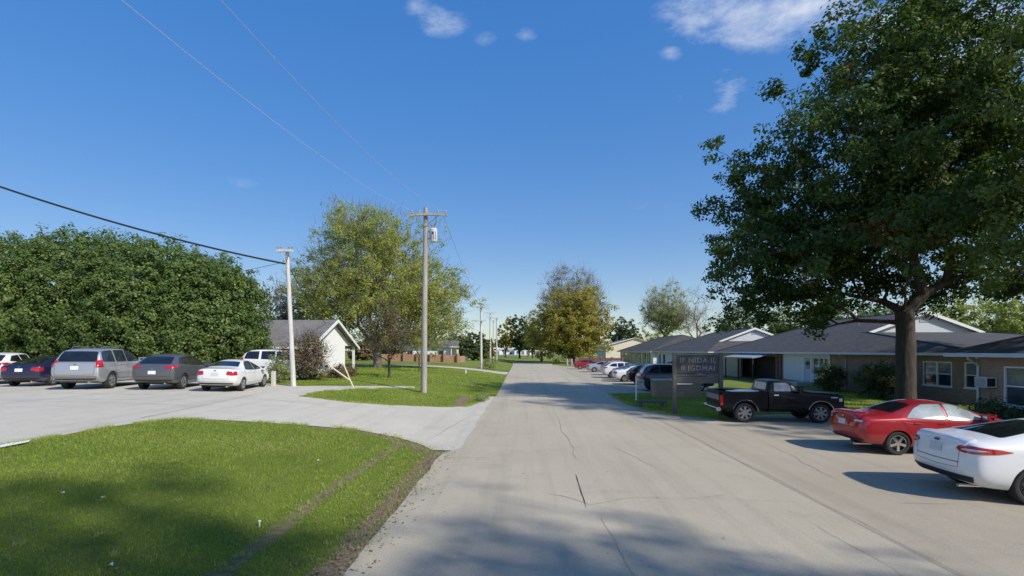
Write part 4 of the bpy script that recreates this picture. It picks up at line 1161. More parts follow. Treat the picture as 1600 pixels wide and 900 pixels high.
# B: long ranch with gablet, oak in front
Bops = [(28.15, 30.15, 0.84, 2.2), (26.45, 27.35, 0.87, 2.2), (39.35, 40.55, 0.95, 2.25), (40.65, 41.4, 0.95, 2.25), (47.6, 55.2, 0.0, 2.25)]
B_, L = ranch('ranch_house', 'long brick house with white gable trim and white entrance panel behind the oak', 23.0, 38.4, 25.9, 60.2, 2.70, Bops, gab=(40.2, 4.3))
window_x(B_, 0, L(28.15), L(30.15), 0.84, 2.2, 2); window_x(B_, 0, L(26.45), L(27.35), 0.87, 2.2, 1)
window_x(B_, 0, L(39.35), L(40.55), 0.95, 2.25, 2, pane=M['glass_blue']); window_x(B_, 0, L(40.65), L(41.4), 0.95, 2.25, 1, pane=M['glass_blue'])
mb = MB(); wall_y(mb, -0.06, -0.003, L(39.1), L(46.0), 0.3, 2.55, [(L(39.33), L(41.42), 0.87, 2.27), (L(41.7), L(42.6), 0.3, 2.2)])
mb.build('entrance_panel', M['siding_grey'], B_)
dr = MB().box((-0.03, L(41.74), 0.3), (-0.002, L(42.56), 2.16)).build('door', M['blue_door'], B_)
MB().box((-0.040, L(41.86), 1.3), (-0.031, L(42.44), 2.0)).build('pane', M['glass_blue'], dr)
MB().box((-0.06, L(41.84), 1.05), (-0.031, L(41.90), 1.17)).build('handle', M['chrome'], dr)
MB().box((-1.4, L(41.2), 0.0), (-0.064, L(43.2), 0.28)).build('step', M['kerb'], B_)
MB().box((1.5, L(47.4), 0.02), (1.58, L(55.4), 2.4)).build('garage_shade', M['dark_void'], B_)  # near-black panel paints the shade inside the open bay
for yy in (47.0, 46.4): MB().box((-0.12, L(yy), 0), (-0.003, L(yy + 0.35), 2.5)).build('pier', M['brick_dark'], B_)
aw = MB(); aw.add([(-2.0, L(47.8), 2.18), (-2.0, L(54.6), 2.18), (-0.003, L(54.6), 2.56), (-0.003, L(47.8), 2.56), (-2.0, L(47.8), 2.08), (-2.0, L(54.6), 2.08), (-0.003, L(54.6), 2.46), (-0.003, L(47.8), 2.46)],
       [(0, 1, 2, 3), (7, 6, 5, 4), (0, 4, 5, 1), (1, 5, 6, 2), (2, 6, 7, 3), (3, 7, 4, 0)])
aw = aw.build('awning', M['awning'], B_)
for yy in (48.0, 51.2, 54.4): MB().box((-1.92, L(yy) - 0.05, 0), (-1.82, L(yy) + 0.05, 2.09)).build('post', M['black'], aw)
MB().box((-0.05, L(55.9), 0.0), (-0.003, L(59.9), 2.5)).build('panel_wall', M['tan_wall'], B_)
downspout(B_, 0, L(37.2), 2.58); downspout(B_, 0, L(26.1), 2.58)
for k, (yy, xx) in enumerate(((44, 28.2), (47, 29.0))):
    MB().tube([(xx - 23, L(yy), 4.5), (xx - 23, L(yy), 5.25)], 0.06, 8).build('vent_pipe', M['steel_dull'], B_)
# C and D: further down the row
Cops = [(70, 71.2, 0.9, 2.2), (76, 77.2, 0.9, 2.2), (84.6, 85.8, 0.02, 2.15), (87.4, 88.3, 0.02, 2.15)]
C_, L = ranch('ranch_house', 'pale walled house with a gabled dark roof behind the parked black SUV', 23.0, 38.4, 63.6, 90.0, 2.70, Cops, wallmat=M['siding_grey'], gab=(69.4, 4.6))
for a, b, c, d in Cops[:2]: window_x(C_, 0, L(a), L(b), c, d, 1)
for a, b, c, d in Cops[2:]: MB().box((0.06, L(a), c), (0.12, L(b), d)).build('door', M['dark_void'], C_)
Dops = [(94 + 3.6 * k, 96.9 + 3.6 * k, 0.35, 2.35) for k in range(8)]
D_, L = ranch('ranch_house', 'farthest dark roofed house with a glazed porch along its front', 23.0, 38.4, 92.4, 124.0, 2.70, Dops, wallmat=M['siding'])
for a, b, c, d in Dops: window_x(D_, 0, L(a), L(b), c, d, 2, fm=M['grey_trim'], pane=M['glass'], rail=False)
# cream shed
sh = empty('metal_shed', (28.4, 133, 0)); tag(sh, 'cream metal shed with a low gable beyond the last dark roof', 'shed')
MB().prism([(-7.4, 0), (7.4, 0), (7.4, 3.95), (0, 5.95), (-7.4, 3.95)], 0, 16, 'y').build('wall', M['siding_cream'], sh)
rf = MB()
for s in (-1, 1):
    rf.add([(s * 7.7, -0.4, 3.92), (0, -0.4, 6.02), (0, 16.4, 6.02), (s * 7.7, 16.4, 3.92), (s * 7.7, -0.4, 4.04), (0, -0.4, 6.14), (0, 16.4, 6.14), (s * 7.7, 16.4, 4.04)],
           [(0, 1, 2, 3), (7, 6, 5, 4), (0, 4, 5, 1), (1, 5, 6, 2), (2, 6, 7, 3), (3, 7, 4, 0)])
rf.build('roof', M['siding_cream'], sh)
MB().tube([(-4, 3, 4.6), (-4, 3, 6.6)], 0.06, 6).build('vent_pipe', M['steel_dull'], sh)
MB().box((-7.44, -0.03, 0), (-7.36, 0.02, 3.9)).build('corner_trim', M['white'], sh)

# ---- white gabled house, left
hz0 = gz(-15.5, 42)
H_ = empty('white_house', (-15.9, 42.0, hz0)); tag(H_, 'white gabled house with grey shingle roof behind the brown shrub', 'house')
za, ze = 5.35 - hz0, 3.25 - hz0
MB().prism([(-4.7, -0.2), (2.9, -0.2), (2.9, ze - 0.02), (4.75, ze - 0.02), (0, za - 0.18), (-4.7, ze)], -0.15, 0.0, 'x').build('gable_wall', M['siding'], H_)
MB().box((-15.5, -4.7, -0.2), (-0.152, -4.55, ze - 0.02)).build('wall', M['siding'], H_)
MB().box((-15.5, 2.75, -0.2), (-0.152, 2.9, ze + 0.6)).build('wall', M['siding'], H_)
MB().box((-15.65, -4.7, -0.2), (-15.502, 2.9, ze)).build('wall', M['siding'], H_)
rf = MB(); sl = (za - ze) / 5.0
for s in (-1, 1):
    e = 5.35; zz = za - sl * e
    rf.add([(0.45, 0, za), (-16, 0, za), (-16, s * e, zz), (0.45, s * e, zz), (0.45, 0, za - 0.13), (-16, 0, za - 0.13), (-16, s * e, zz - 0.13), (0.45, s * e, zz - 0.13)],
           [(0, 1, 2, 3), (7, 6, 5, 4), (0, 4, 5, 1), (1, 5, 6, 2), (2, 6, 7, 3), (3, 7, 4, 0)])
rf = rf.build('roof', M['roof_grey'], H_)
tr = MB()
for s in (-1, 1):
    e = 5.4; zz = za - sl * e + 0.02
    tr.add([(0.454, 0, za + 0.03), (0.454, s * e, zz), (0.454, s * e, zz - 0.22), (0.454, 0, za - 0.2), (0.52, 0, za + 0.03), (0.52, s * e, zz), (0.52, s * e, zz - 0.22), (0.52, 0, za - 0.2)],
           [(0, 1, 2, 3), (7, 6, 5, 4), (0, 4, 5, 1), (1, 5, 6, 2), (2, 6, 7, 3), (3, 7, 4, 0)])
tr.build('rake_trim', M['white'], rf)
MB().box((-16, -5.48, za - sl * 5.35 - 0.16), (0.45, -5.36, za - sl * 5.35 - 0.01)).build('gutter', M['white'], H_)
for yy, xx in ((4.85, 0.1), (4.85, -4), (4.85, -8)): MB().box((xx - 0.09, yy - 0.09, -0.2), (xx + 0.09, yy + 0.09, ze + 0.05)).build('porch_post', M['white'], H_)
window_x(H_, -0.004, -1.1, 0.1, 1.0, 2.1, 1, face=1) if False else None
MB().box((-15, 2.91, -0.1), (-0.2, 5.0, 0.06)).build('porch_floor', M['kerb'], H_)

# ---- brick garden fence, far left
b = at(591, 566, 86); e_ = at(716, 566, 84)
F_ = empty('brick_fence', (b.x, b.y, gz(b.x, b.y))); tag(F_, 'low orange brick fence on the lawn behind the maple', 'fence')
nseg = 6; dx = (e_.x - b.x) / nseg; dyy = (e_.y - b.y) / nseg
for k in range(nseg):
    zz = gz(b.x + dx * (k + 0.5), b.y) - F_.location.z
    MB().box((dx * k + 0.22, dyy * k - 0.08, zz - 0.25), (dx * (k + 1) - 0.22, dyy * k + 0.12, zz + 1.2)).build('panel', M['brick_orange'], F_)
for k in range(nseg + 1):
    zz = gz(b.x + dx * k, b.y) - F_.location.z
    MB().box((dx * k - 0.2, dyy * k - 0.2, zz - 0.25), (dx * k + 0.2, dyy * k + 0.2, zz + 1.48)).build('post', M['brick_orange'], F_)
MB().box((dx * nseg - 0.1, 0.2, -0.6), (dx * nseg + 0.1, 7.0, 0.85)).build('panel', M['brick_orange'], F_)
# ---- far white house with carport
p = at(672, 553, 112)
W_ = empty('far_house', (p.x, p.y, gz(p.x, p.y))); tag(W_, 'far white bungalow with carport behind the orange brick fence', 'house')
MB().box((-6, 0, -0.2), (5.2, 8, 2.6)).build('wall', M['siding'], W_)
for xx in (-4.4, -1.2, 2.4):
    f = MB().box((xx - 0.7, -0.06, 0.9), (xx + 0.7, -0.004, 2.0)).build('window', M['white'], W_)
    MB().box((xx - 0.6, -0.075, 1.0), (xx + 0.6, -0.061, 1.9)).build('pane', M['pane'], f)
MB().prism([(-0.6, 2.6), (8.6, 2.6), (4, 4.2)], -6.5, 5.7, 'x').build('roof', M['roof_far'], W_)
cp = MB().box((4.6, -2.6, 2.55), (8.6, 4.0, 2.8)).build('carport', M['grey_trim'], W_)
for xx, yy in ((5.0, -2.3), (8.3, -2.3), (8.3, 3.6)): MB().box((xx - 0.08, yy - 0.08, -0.3), (xx + 0.08, yy + 0.08, 2.55)).build('post', M['white'], cp)
# ---- long white buildings at the far end
for px, wd, dd, lab in ((788, 17, 330, 'long low white building behind the far utility poles'), (817, 13, 320, 'low white building under the far dark trees'), (846, 10, 325, 'small far white building beside the road end tree')):
    p = at(px, 553, dd); u = dd / FPX
    o = empty('far_building', (p.x, p.y, 0.2)); tag(o, lab, 'building', None)
    MB().box((-wd * u, 0, -1), (wd * u, 9, 3.4)).build('wall', M['siding'], o)
    MB().prism([(-0.5, 3.4), (9.5, 3.4), (4.5, 4.6)], -wd * u - 0.5, wd * u + 0.5, 'x').build('roof', M['siding_grey'], o)
    for k in range(3):
        xx = (-0.6 + 0.6 * k) * wd * u
        MB().box((xx - 0.9, -0.06, 0.2), (xx + 0.9, -0.004, 2.4)).build('door', M['curtain'], o)
# ---- dark brick wall right, behind the red pickup
p = at(906, 566, 96)
K_ = empty('brick_wall', (p.x, p.y, 0)); tag(K_, 'dark red brick garden wall behind the far red car', 'wall')
for k in range(4): MB().box((0.2 + 2.0 * k, 0, 0), (1.8 + 2.0 * k, 0.22, 1.45)).build('panel', M['brick_dark'], K_)
for k in range(5): MB().box((-0.18 + 2.0 * k, -0.08, 0), (0.18 + 2.0 * k, 0.3, 1.6)).build('post', M['brick_dark'], K_)
for k, (px, lab) in enumerate(((886, 'left wooden bollard under the tall yellow green tree'), (893, 'right wooden bollard under the tall yellow green tree'))):
    p = at(px, 570, 98); o = MB().lathe([(0.0, 1.28), (0.16, 1.26), (0.2, 1.15), (0.22, 0.5), (0.24, 0)], (0, 0, 0), (0, 0, 1), 10).build('wooden_bollard', M['pole_wood'], None, True)
    o.location = (p.x, p.y, 0); tag(o, lab, 'bollard', 'bollards by the road end')
# ---- low brick planter wall by the sign
p = G(1025, 622); q = G(1091, 621)
PL = empty('brick_planter', (p.x, p.y, 0)); tag(PL, 'low brown brick planter wall behind the wooden sign', 'planter')
w = q.x - p.x
MB().box((0, 0, 0), (w, 0.24, 1.02)).build('wall', M['brick_tan'], PL)
MB().box((0, 0.24, 0), (0.24, 1.3, 1.02)).build('wall', M['brick_tan'], PL); MB().box((w - 0.24, 0.24, 0), (w, 1.3, 1.02)).build('wall', M['brick_tan'], PL)
MB().box((-0.04, -0.04, 1.022), (w + 0.04, 1.34, 1.09), bev=0.015).build('cap', M['kerb'], PL)

# ================================================================== SIGN, BENCH, POST
def text_mesh(txt, size, depth=0.012, space=1.0):
    cu = bpy.data.curves.new('lettering', 'FONT'); cu.body = txt; cu.size = size; cu.extrude = depth; cu.align_x = 'CENTER'
    cu.space_character = space; cu.resolution_u = 3
    cu.offset = 0.006
    t = bpy.data.objects.new('lettering', cu); COL.objects.link(t)
    bpy.context.view_layer.update()
    me = bpy.data.meshes.new_from_object(t.evaluated_get(bpy.context.evaluated_depsgraph_get()))
    bpy.data.objects.remove(t); me.name = 'lettering'
    return me
s0 = G(1054, 648)
sx_, sy_ = s0.x, s0.y
SG = empty('wooden_sign', (sx_, sy_, 0), R(-4)); tag(SG, 'dark wooden two post sign with pale capital letters by the black pickup', 'sign')
for xx in (0.0, 1.95): MB().box((xx - 0.085, -0.085, -0.1), (xx + 0.085, 0.085, 2.72), bev=0.012).build('post', M['sign_wood'], SG)
MB().box((0.087, -0.04, 1.80), (1.863, 0.04, 2.62), bev=0.01).build('board', M['sign_panel'], SG)
MB().box((-0.1, -0.07, 2.64), (2.05, 0.07, 2.70)).build('top_rail', M['sign_wood'], SG)
MB().box((0.087, -0.05, 1.70), (1.863, 0.05, 1.775)).build('rail', M['sign_wood'], SG)
MB().box((0.087, -0.03, 1.38), (1.863, 0.03, 1.68), bev=0.008).build('lower_board', M['sign_wood'], SG)
MB().box((0.087, -0.05, 1.33), (0.74, 0.05, 1.372)).build('white_strip', M['white'], SG)
for txt, zz, sz in (('IF NIDA IL', 2.28, 0.31), ('II IGDMAI', 1.94, 0.31)):
    o = link('lettering', text_mesh(txt, sz, 0.008, 1.12), M['sign_letter'], SG)
    o.location = (0.98, -0.052, zz); o.rotation_euler = (R(90), 0, 0)
p = G(994, 627)
MBx = empty('post_box', (p.x, p.y, 0)); tag(MBx, 'slim white post with a grey letter box beside the planter', 'mailbox')
MB().box((-0.04, -0.04, -0.1), (0.04, 0.04, 1.28)).build('post', M['white'], MBx)
MB().box((0.042, -0.03, 0.50), (0.46, 0.03, 0.57)).build('arm', M['kerb'], MBx)
bx = MB().box((0.09, -0.14, 0.82), (0.42, 0.16, 1.20), bev=0.03).build('letter_box', M['kerb'], MBx)
MB().box((0.13, -0.15, 1.06), (0.38, -0.141, 1.10)).build('slot', M['black'], bx)
p = G(1018, 637)
BN = empty('concrete_bench', (p.x, p.y, 0), R(-6)); tag(BN, 'low concrete bench coloured shade-dark on the shaded verge before the sign', 'bench')
MB().box((-0.72, -0.22, 0.26), (0.72, 0.22, 0.36), bev=0.015).build('seat', M['bench_shade'], BN)
for s in (-0.52, 0.52): MB().box((s - 0.07, -0.17, -0.02), (s + 0.07, 0.17, 0.259)).build('leg', M['bench_shade'], BN)

# ================================================================== POLES AND WIRES
def pole(name, label, base, h, r, mat, top=(0, 0), arms=((0.35, 1.9, 0.0),), transformer=False, group=None):
    root = empty(name, base); tag(root, label, 'utility pole', group)
    n = 9
    pts = [(top[0] * i / (n - 1), top[1] * i / (n - 1), -0.3 + (h + 0.3) * i / (n - 1)) for i in range(n)]
    MB().tube(pts, [r * (1 - 0.32 * i / (n - 1)) for i in range(n)], 14).build('post', mat, root, True)
    for (dz, ln, off) in arms:
        z = h - dz; cx = top[0] * (z / h)
        a = MB(); m = 9
        for k in range(m - 1):
            f0, f1 = k / (m - 1) - 0.5, (k + 1) / (m - 1) - 0.5
            d0, d1 = -0.16 * abs(f0 + off * 0.1) ** 2 * ln / 2, -0.16 * abs(f1 + off * 0.1) ** 2 * ln / 2
            a.add([(cx + (f0 * ln + off), -r - 0.09, z + d0), (cx + (f1 * ln + off), -r - 0.09, z + d1), (cx + (f1 * ln + off), -r + 0.03, z + d1), (cx + (f0 * ln + off), -r + 0.03, z + d0),
                   (cx + (f0 * ln + off), -r - 0.09, z + 0.13 + d0), (cx + (f1 * ln + off), -r - 0.09, z + 0.13 + d1), (cx + (f1 * ln + off), -r + 0.03, z + 0.13 + d1), (cx + (f0 * ln + off), -r + 0.03, z + 0.13 + d0)],
                  [(3, 2, 1, 0), (4, 5, 6, 7), (0, 1, 5, 4), (2, 3, 7, 6)] + ([(3, 0, 4, 7)] if k == 0 else []) + ([(1, 2, 6, 5)] if k == m - 2 else []))
        a = a.build('crossarm', mat, root)
        for f in (-0.46, -0.25, 0.25, 0.46):
            MB().lathe([(0.0, 0.20), (0.03, 0.19), (0.055, 0.13), (0.03, 0.11), (0.05, 0.06), (0.02, 0.0)], (cx + f * ln + off, -r - 0.03, z + 0.09), (0, 0, 1), 8).build('insulator', M['steel_dull'], a, True)
        b = MB()
        for s in (-1, 1): b.tube([(cx + s * ln * 0.28 + off, -r - 0.05, z + 0.02), (cx, -r * 0.8, z - 0.62)], 0.018, 5)
        b.build('brace', M['steel_dull'], a)
    if transformer:
        z = h - 1.95
        c = Vector((top[0] * z / h + r + 0.28, 0, z))
        t = MB().lathe([(0.0, 0), (0.20, 0.0), (0.22, 0.03), (0.22, 0.66), (0.235, 0.67), (0.235, 0.70), (0.19, 0.76), (0.0, 0.78)], c, (0, 0, 1), 20).build('transformer', M['grey_trim'], root, True)
        f = MB()
        for k in range(5):
            q = R(200 + 28 * k)
            f.box((c.x + math.cos(q) * 0.21 - 0.015, c.y + math.sin(q) * 0.23 - 0.015, z + 0.12), (c.x + math.cos(q) * 0.21 + 0.015, c.y + math.sin(q) * 0.23 + 0.015, z + 0.56))
        f.build('fin', M['steel_dull'], t)
        for s in (-0.1, 0.1): MB().lathe([(0.02, 0.22), (0.045, 0.18), (0.03, 0.14), (0.05, 0.08), (0.03, 0)], c + Vector((s, 0, 0.75)), (0, 0, 1), 8).build('bushing', M['steel_dull'], t, True)
        MB().box((c.x - 0.06, -0.236, z + 0.40), (c.x + 0.06, -0.222, z + 0.54)).build('marking', M['black'], t)
        br = MB()
        for k in (0.15, 0.55): br.box((top[0] * z / h + r * 0.7, -0.05, z + k), (c.x - 0.19, 0.05, z + k + 0.06))
        br.build('bracket', M['steel_dull'], root)
        jw = MB()
        jw.tube([(c.x - 0.1, 0, z + 0.96), (c.x - 0.5, -0.2, z + 1.2), (top[0] + 0.02, -r - 0.05, h - 0.5)], 0.012, 4)
        jw.tube([(c.x + 0.1, 0, z + 0.96), (c.x + 0.2, -0.2, z + 1.15), (top[0] + 0.55, -r - 0.05, h - 0.36)], 0.012, 4)
        jw.build('jumper_wire', M['cable'], root)
    return root
b = G(459, 604); pole1 = b
pole('utility_pole', 'pale leaning utility pole at the edge of the parking lot', b, 7.3, 0.135, M['pole_pale'], (-0.36, 0), ((0.16, 0.85, -0.05),))
b = G(662, 614); pole2 = b
pole('utility_pole', 'grey utility pole with crossarm and transformer on the verge', b, 10.55, 0.18, M['pole_wood'], (0.12, 0), ((0.50, 2.1, 0.22),), True)
b = G(752, 575.5)
pole('utility_pole', 'nearest of the far utility poles, beside the weed bush', b, 8.3, 0.18, M['pole_pale'], (-0.05, 0), ((0.1, 1.3, -0.1), (1.9, 1.9, -0.3)), group='far utility poles')
for px, d, top, lab in ((766, 112, 487, 'second far utility pole with long dark crossarms'), (771, 150, 500, 'thin far utility pole between two others'), (776, 128, 496, 'brown far utility pole with a lamp on top')):
    p = at(px, 555, d); z0 = gz(p.x, p.y); h = CAMH + (HOR - top) / FPX * d - z0
    pole('utility_pole', lab, (p.x, p.y, z0), h, 0.19, M['pole_pale'], (0, 0), ((0.3, 2.6, 0), (1.3, 1.6, 0)) if px == 766 else ((0.3, 1.2, 0),), group='far utility poles')
def wire(name, label, pts, r, mat, seg=26, sag=0.0, group=None):
    a, b = Vector(pts[0]), Vector(pts[1])
    P_ = []
    for i in range(seg + 1):
        f = i / seg; p = a.lerp(b, f); p.z -= sag * 4 * f * (1 - f); P_.append(p)
    o = MB().tube(P_, r, 5).build(name, mat, None, True); tag(o, label, 'cable', group)
    return o
cz = pole1.z + 6.5
wire('service_cable', 'thick black service cable sweeping down to the pale pole', (at(-260, 196, 22.5), (pole1.x - 0.38, pole1.y - 0.16, cz)), 0.048, M['cable'], 40, 0.55)
wire('drop_cable', 'thin black cable from the pale pole to the white house', ((pole1.x - 0.3, pole1.y, cz - 0.05), (-16.2, 41.4, 5.0)), 0.02, M['cable'], 20, 0.3)
pt = pole2 + Vector((0.12, -0.3, 10.55 - 0.52 + 0.28))
wire('power_line', 'left pale power line running up from the transformer pole', (pt + Vector((-0.75, 0, 0)), (-7.2, -22, 11.2)), 0.0055, M['wire'], 60, 2.35, 'overhead power lines')
wire('power_line', 'right pale power line running up from the transformer pole', (pt + Vector((1.15, 0, -0.05)), (-4.6, -22, 10.8)), 0.0045, M['wire'], 60, 2.75, 'overhead power lines')
wire('power_line', 'faint low power line between the pale pole and the evergreens', ((pole1.x - 0.6, pole1.y, pole1.z + 6.6), (-34, 41, 7.6)), 0.012, M['cable'], 20, 0.2, 'overhead power lines')
p3 = G(752, 575.5)
for k, (dx1, z1, dx2) in enumerate(((0.95, -0.3, 0.4), (-0.6, -0.3, -0.5))):
    wire('power_line', ('right' if k == 0 else 'left') + ' thin power line between the transformer pole and the far poles', (pole2 + Vector((0.12 + dx1, 0, 10.55 + z1)), p3 + Vector((dx2, 0, 8.2))), 0.006, M['cable'], 24, 0.7, 'overhead power lines')
# leaning guy stakes
s1 = G(553, 605); s2 = at(536, 570, (s1 - Vector((0, 0, 0))).y * 1.0); 
BR = empty('leaning_stakes', s1); tag(BR, 'two crossed cream stakes leaning on the lawn before the white house', 'stakes')
d1 = (s1 - Vector((0, 0, CAMH))).length
t1 = at(537, 570, s1.y) - s1; t2 = at(517, 573, s1.y - 0.05) - s1; t3 = at(547, 594, s1.y - 0.05) - s1
MB().tube([(0, 0, -0.1), tuple(t1)], 0.045, 8).build('stake', M['stake'], BR, True)
MB().tube([tuple(t3 + Vector((0, -0.06, 0))), tuple(t2)], 0.045, 8).build('stake', M['stake'], BR, True)
p = G(427.5, 603); o = MB().box((-0.09, -0.09, -0.2), (0.09, 0.09, 0.78), bev=0.01).build('wooden_post', M['pole_pale']); o.location = p; tag(o, 'short pale post beside the nose of the white sedan', 'post')
p = G(728, 584); o = MB().box((-0.05, -0.05, -0.2), (0.05, 0.05, 0.42), bev=0.008).build('marker_stake', M['white']); o.location = p; tag(o, 'short white marker stake beside the far driveway', 'stake')
p = G(740, 562); o = MB().lathe([(0, 1.75), (0.12, 1.74), (0.14, 1.7), (0.15, 0.0), (0.15, -0.3)], (0, 0, 0), (0, 0, 1), 10).build('gate_post', M['pole_pale'], None, True); o.location = p; tag(o, 'pale wooden post before the far dark bush', 'post')
p = G(405.5, 823); o = MB().lathe([(0.0, 0.10), (0.018, 0.098), (0.02, 0.075), (0.009, 0.072), (0.008, 0.0), (0.008, -0.05)], (0, 0, 0), (0, 0, 1), 8).build('lawn_stake', M['white'], None, True); o.location = p; tag(o, 'tiny white utility marker standing in the near lawn', 'marker')
for i, (px, py, lab) in enumerate(((161, 781, 'white litter scrap on the shaded lawn, left'), (98, 774, 'white litter scrap farthest left on the near lawn'), (173, 888, 'pinkish litter scrap at the bottom of the lawn'), (498, 722, 'small white litter scrap on the sunny lawn'))):
    p = G(px, py); mb = MB(); r_ = random.Random(i)
    for k in range(3):
        a = r_.uniform(0, 3); c, s = math.cos(a), math.sin(a)
        mb.add([(c * 0.03, s * 0.03, 0.02), (-s * 0.03, c * 0.03, 0.045), (-c * 0.03, -s * 0.03, 0.02), (s * 0.03, -c * 0.03, 0.05)], [(0, 1, 2, 3)])
    o = mb.build('litter_scrap', M['white']); o.location = p + Vector((0, 0, 0.015)); tag(o, lab, 'litter', 'litter on the lawn')
# ================================================================== CARS
def arr_cage(s):
    h = s['W'] / 2; zb = s['zb']; belt = s['belt']; bf = s.get('beltf', belt - 0.04); deck = s['deck']; hood = s['hood']; nose = s['nose']; H = s['H']; L = s['L']
    xg, xr, xf, xw, wr = s['xg'], s['xr'], s['xf'], s['xw'], s['wr']
    e1 = s.get('e1', 0.26); mid = s.get('mid', 0.58); bump = s.get('bump', 0.0); rr = s.get('rr', 0.84)
    rd = s.get('rd', 0.0)           # how far the roof stays wide at the rear base of the glass
    C = []
    C.append([(.16, 0, zb + .12), (.14, .74 * h, zb + .12), (.05, (rr - .02) * h, zb + .22), (0, rr * h, mid), (.05 + bump, (rr - .03) * h, deck - .14), (.09 + bump, (rr - .14) * h, deck - .02), (.09 + bump, 0, deck)])
    C.append([(.34, 0, zb + .04), (.32, .86 * h, zb + .05), (.26, .96 * h, zb + .16), (.22, .985 * h, mid + .02), (e1, .95 * h, deck - .09), (e1 + bump, (.74 + rd) * h, deck + .01), (e1 + bump, 0, deck + .03)])
    C.append([(xg + .3, 0, zb), (xg + .3, .86 * h, zb), (xg + .3, .97 * h, zb + .1), (xg + .28, 1.0 * h, mid + .02), (xg + .22, .965 * h, belt), (xg, (.72 + rd) * h, deck + .03), (xg - .02, 0, deck + .055)])
    C.append([(xr, 0, zb), (xr, .86 * h, zb), (xr, .97 * h, zb + .08), (xr, 1.0 * h, mid), (xg + .62 * (xr - xg) + .1, .965 * h, belt), (xr, wr * .98, H - .075), (xr - .03, 0, H - .035)])
    xm = (xr + xf) / 2
    C.append([(xm, 0, zb), (xm, .86 * h, zb), (xm, .965 * h, zb + .08), (xm, .995 * h, mid), (xm, .965 * h, (belt + bf) / 2), (xm, wr, H - .055), (xm, 0, H)])
    C.append([(xf + .1, 0, zb), (xf + .1, .86 * h, zb), (xf + .1, .97 * h, zb + .08), (xf + .1, .995 * h, mid), (xf + .5 * (xw - xf), .965 * h, bf), (xf, wr * .97, H - .09), (xf + .04, 0, H - .04)])
    C.append([(xw - .1, 0, zb), (xw - .1, .86 * h, zb), (xw - .1, .97 * h, zb + .1), (xw - .08, 1.0 * h, mid), (xw - .02, .955 * h, bf - .01), (xw, .74 * h, hood + .01), (xw + .1, 0, hood + .045)])
    x7 = xw + (L - xw) * .55
    C.append([(x7, 0, zb), (x7, .86 * h, zb), (x7, .965 * h, zb + .1), (x7, .99 * h, mid), (x7, .93 * h, (hood + nose) / 2 - .06), (x7, .70 * h, (hood + nose) / 2 + .02), (x7, 0, (hood + nose) / 2 + .055)])
    C.append([(L - .28, 0, zb + .03), (L - .28, .82 * h, zb + .03), (L - .24, .92 * h, zb + .14), (L - .22, .94 * h, mid - .04), (L - .26, .86 * h, nose - .06), (L - .28, .66 * h, nose + .01), (L - .25, 0, nose + .03)])
    C.append([(L - .12, 0, zb + .08), (L - .12, .66 * h, zb + .08), (L - .04, .72 * h, zb + .18), (L - .02, .74 * h, mid - .08), (L - .05, .70 * h, nose - .14), (L - .09, .58 * h, nose - .05), (L - .04, 0, nose - .04)])
    return C

def eval_mesh(me, mods):
    o = bpy.data.objects.new('tmp', me); COL.objects.link(o)
    for f in mods: f(o)
    bpy.context.view_layer.update()
    out = bpy.data.meshes.new_from_object(o.evaluated_get(bpy.context.evaluated_depsgraph_get()))
    bpy.data.objects.remove(o)
    return out
def m_sub(n):
    def f(o):
        m = o.modifiers.new('s', 'SUBSURF'); m.levels = n; m.render_levels = n
    return f
def m_cut(co):
    def f(o):
        m = o.modifiers.new('b', 'BOOLEAN'); m.operation = 'DIFFERENCE'; m.solver = 'EXACT'; m.object = co
    return f

def cage_mesh(C, crease):
    """C[col][row]; rows 0..6 from bottom centre over the side to top centre"""
    n = len(C); vs = []; fs = []; idx = {}
    def V(c, r, s):
        if r in (0, 6): s = 1
        k = (c, r, s)
        if k not in idx:
            x, y, z = C[c][r]; idx[k] = len(vs); vs.append((x, y * s, z))
        return idx[k]
    for c in range(n - 1):
        for r in range(6):
            for s in (1, -1):
                q = [V(c, r, s), V(c + 1, r, s), V(c + 1, r + 1, s), V(c, r + 1, s)]
                fs.append(q if s > 0 else q[::-1])
    for c, fl in ((0, 1), (n - 1, -1)):
        for r in range(1, 5):
            q = [V(c, r, 1), V(c, r + 1, 1), V(c, r + 1, -1), V(c, r, -1)]; fs.append(q[::fl])
        t = [V(c, 0, 1), V(c, 1, 1), V(c, 1, -1)]; fs.append(t[::fl])
        t = [V(c, 5, 1), V(c, 6, 1), V(c, 5, -1)]; fs.append(t[::fl])
    me = bpy.data.meshes.new('cage'); me.from_pydata(vs, [], fs)
    bm = bmesh.new(); bm.from_mesh(me)
    bmesh.ops.recalc_face_normals(bm, faces=bm.faces)
    lay = bm.edges.layers.float.get('crease_edge') or bm.edges.layers.float.new('crease_edge')
    inv = {v: k for k, v in idx.items()}
    bm.verts.ensure_lookup_table()
    for e in bm.edges:
        a, b = inv[e.verts[0].index], inv[e.verts[1].index]
        if a[1] == b[1] and a[1] in crease: e[lay] = crease[a[1]]
        if a[0] == b[0] and ('c', a[0]) in crease: e[lay] = max(e[lay], crease[('c', a[0])])
    bm.to_mesh(me); bm.free()
    return me
def fit(me, L, W, z0, H, x0=0.0):
    co = np.empty(len(me.vertices) * 3, np.float32); me.vertices.foreach_get('co', co); co = co.reshape(-1, 3)
    lo, hi = co.min(0), co.max(0)
    co[:, 0] = x0 + (co[:, 0] - lo[0]) / (hi[0] - lo[0]) * L
    co[:, 1] *= W / (hi[1] - lo[1])
    co[:, 2] = z0 + (co[:, 2] - lo[2]) / (hi[2] - lo[2]) * (H - z0)
    me.vertices.foreach_set('co', co.ravel()); me.update()
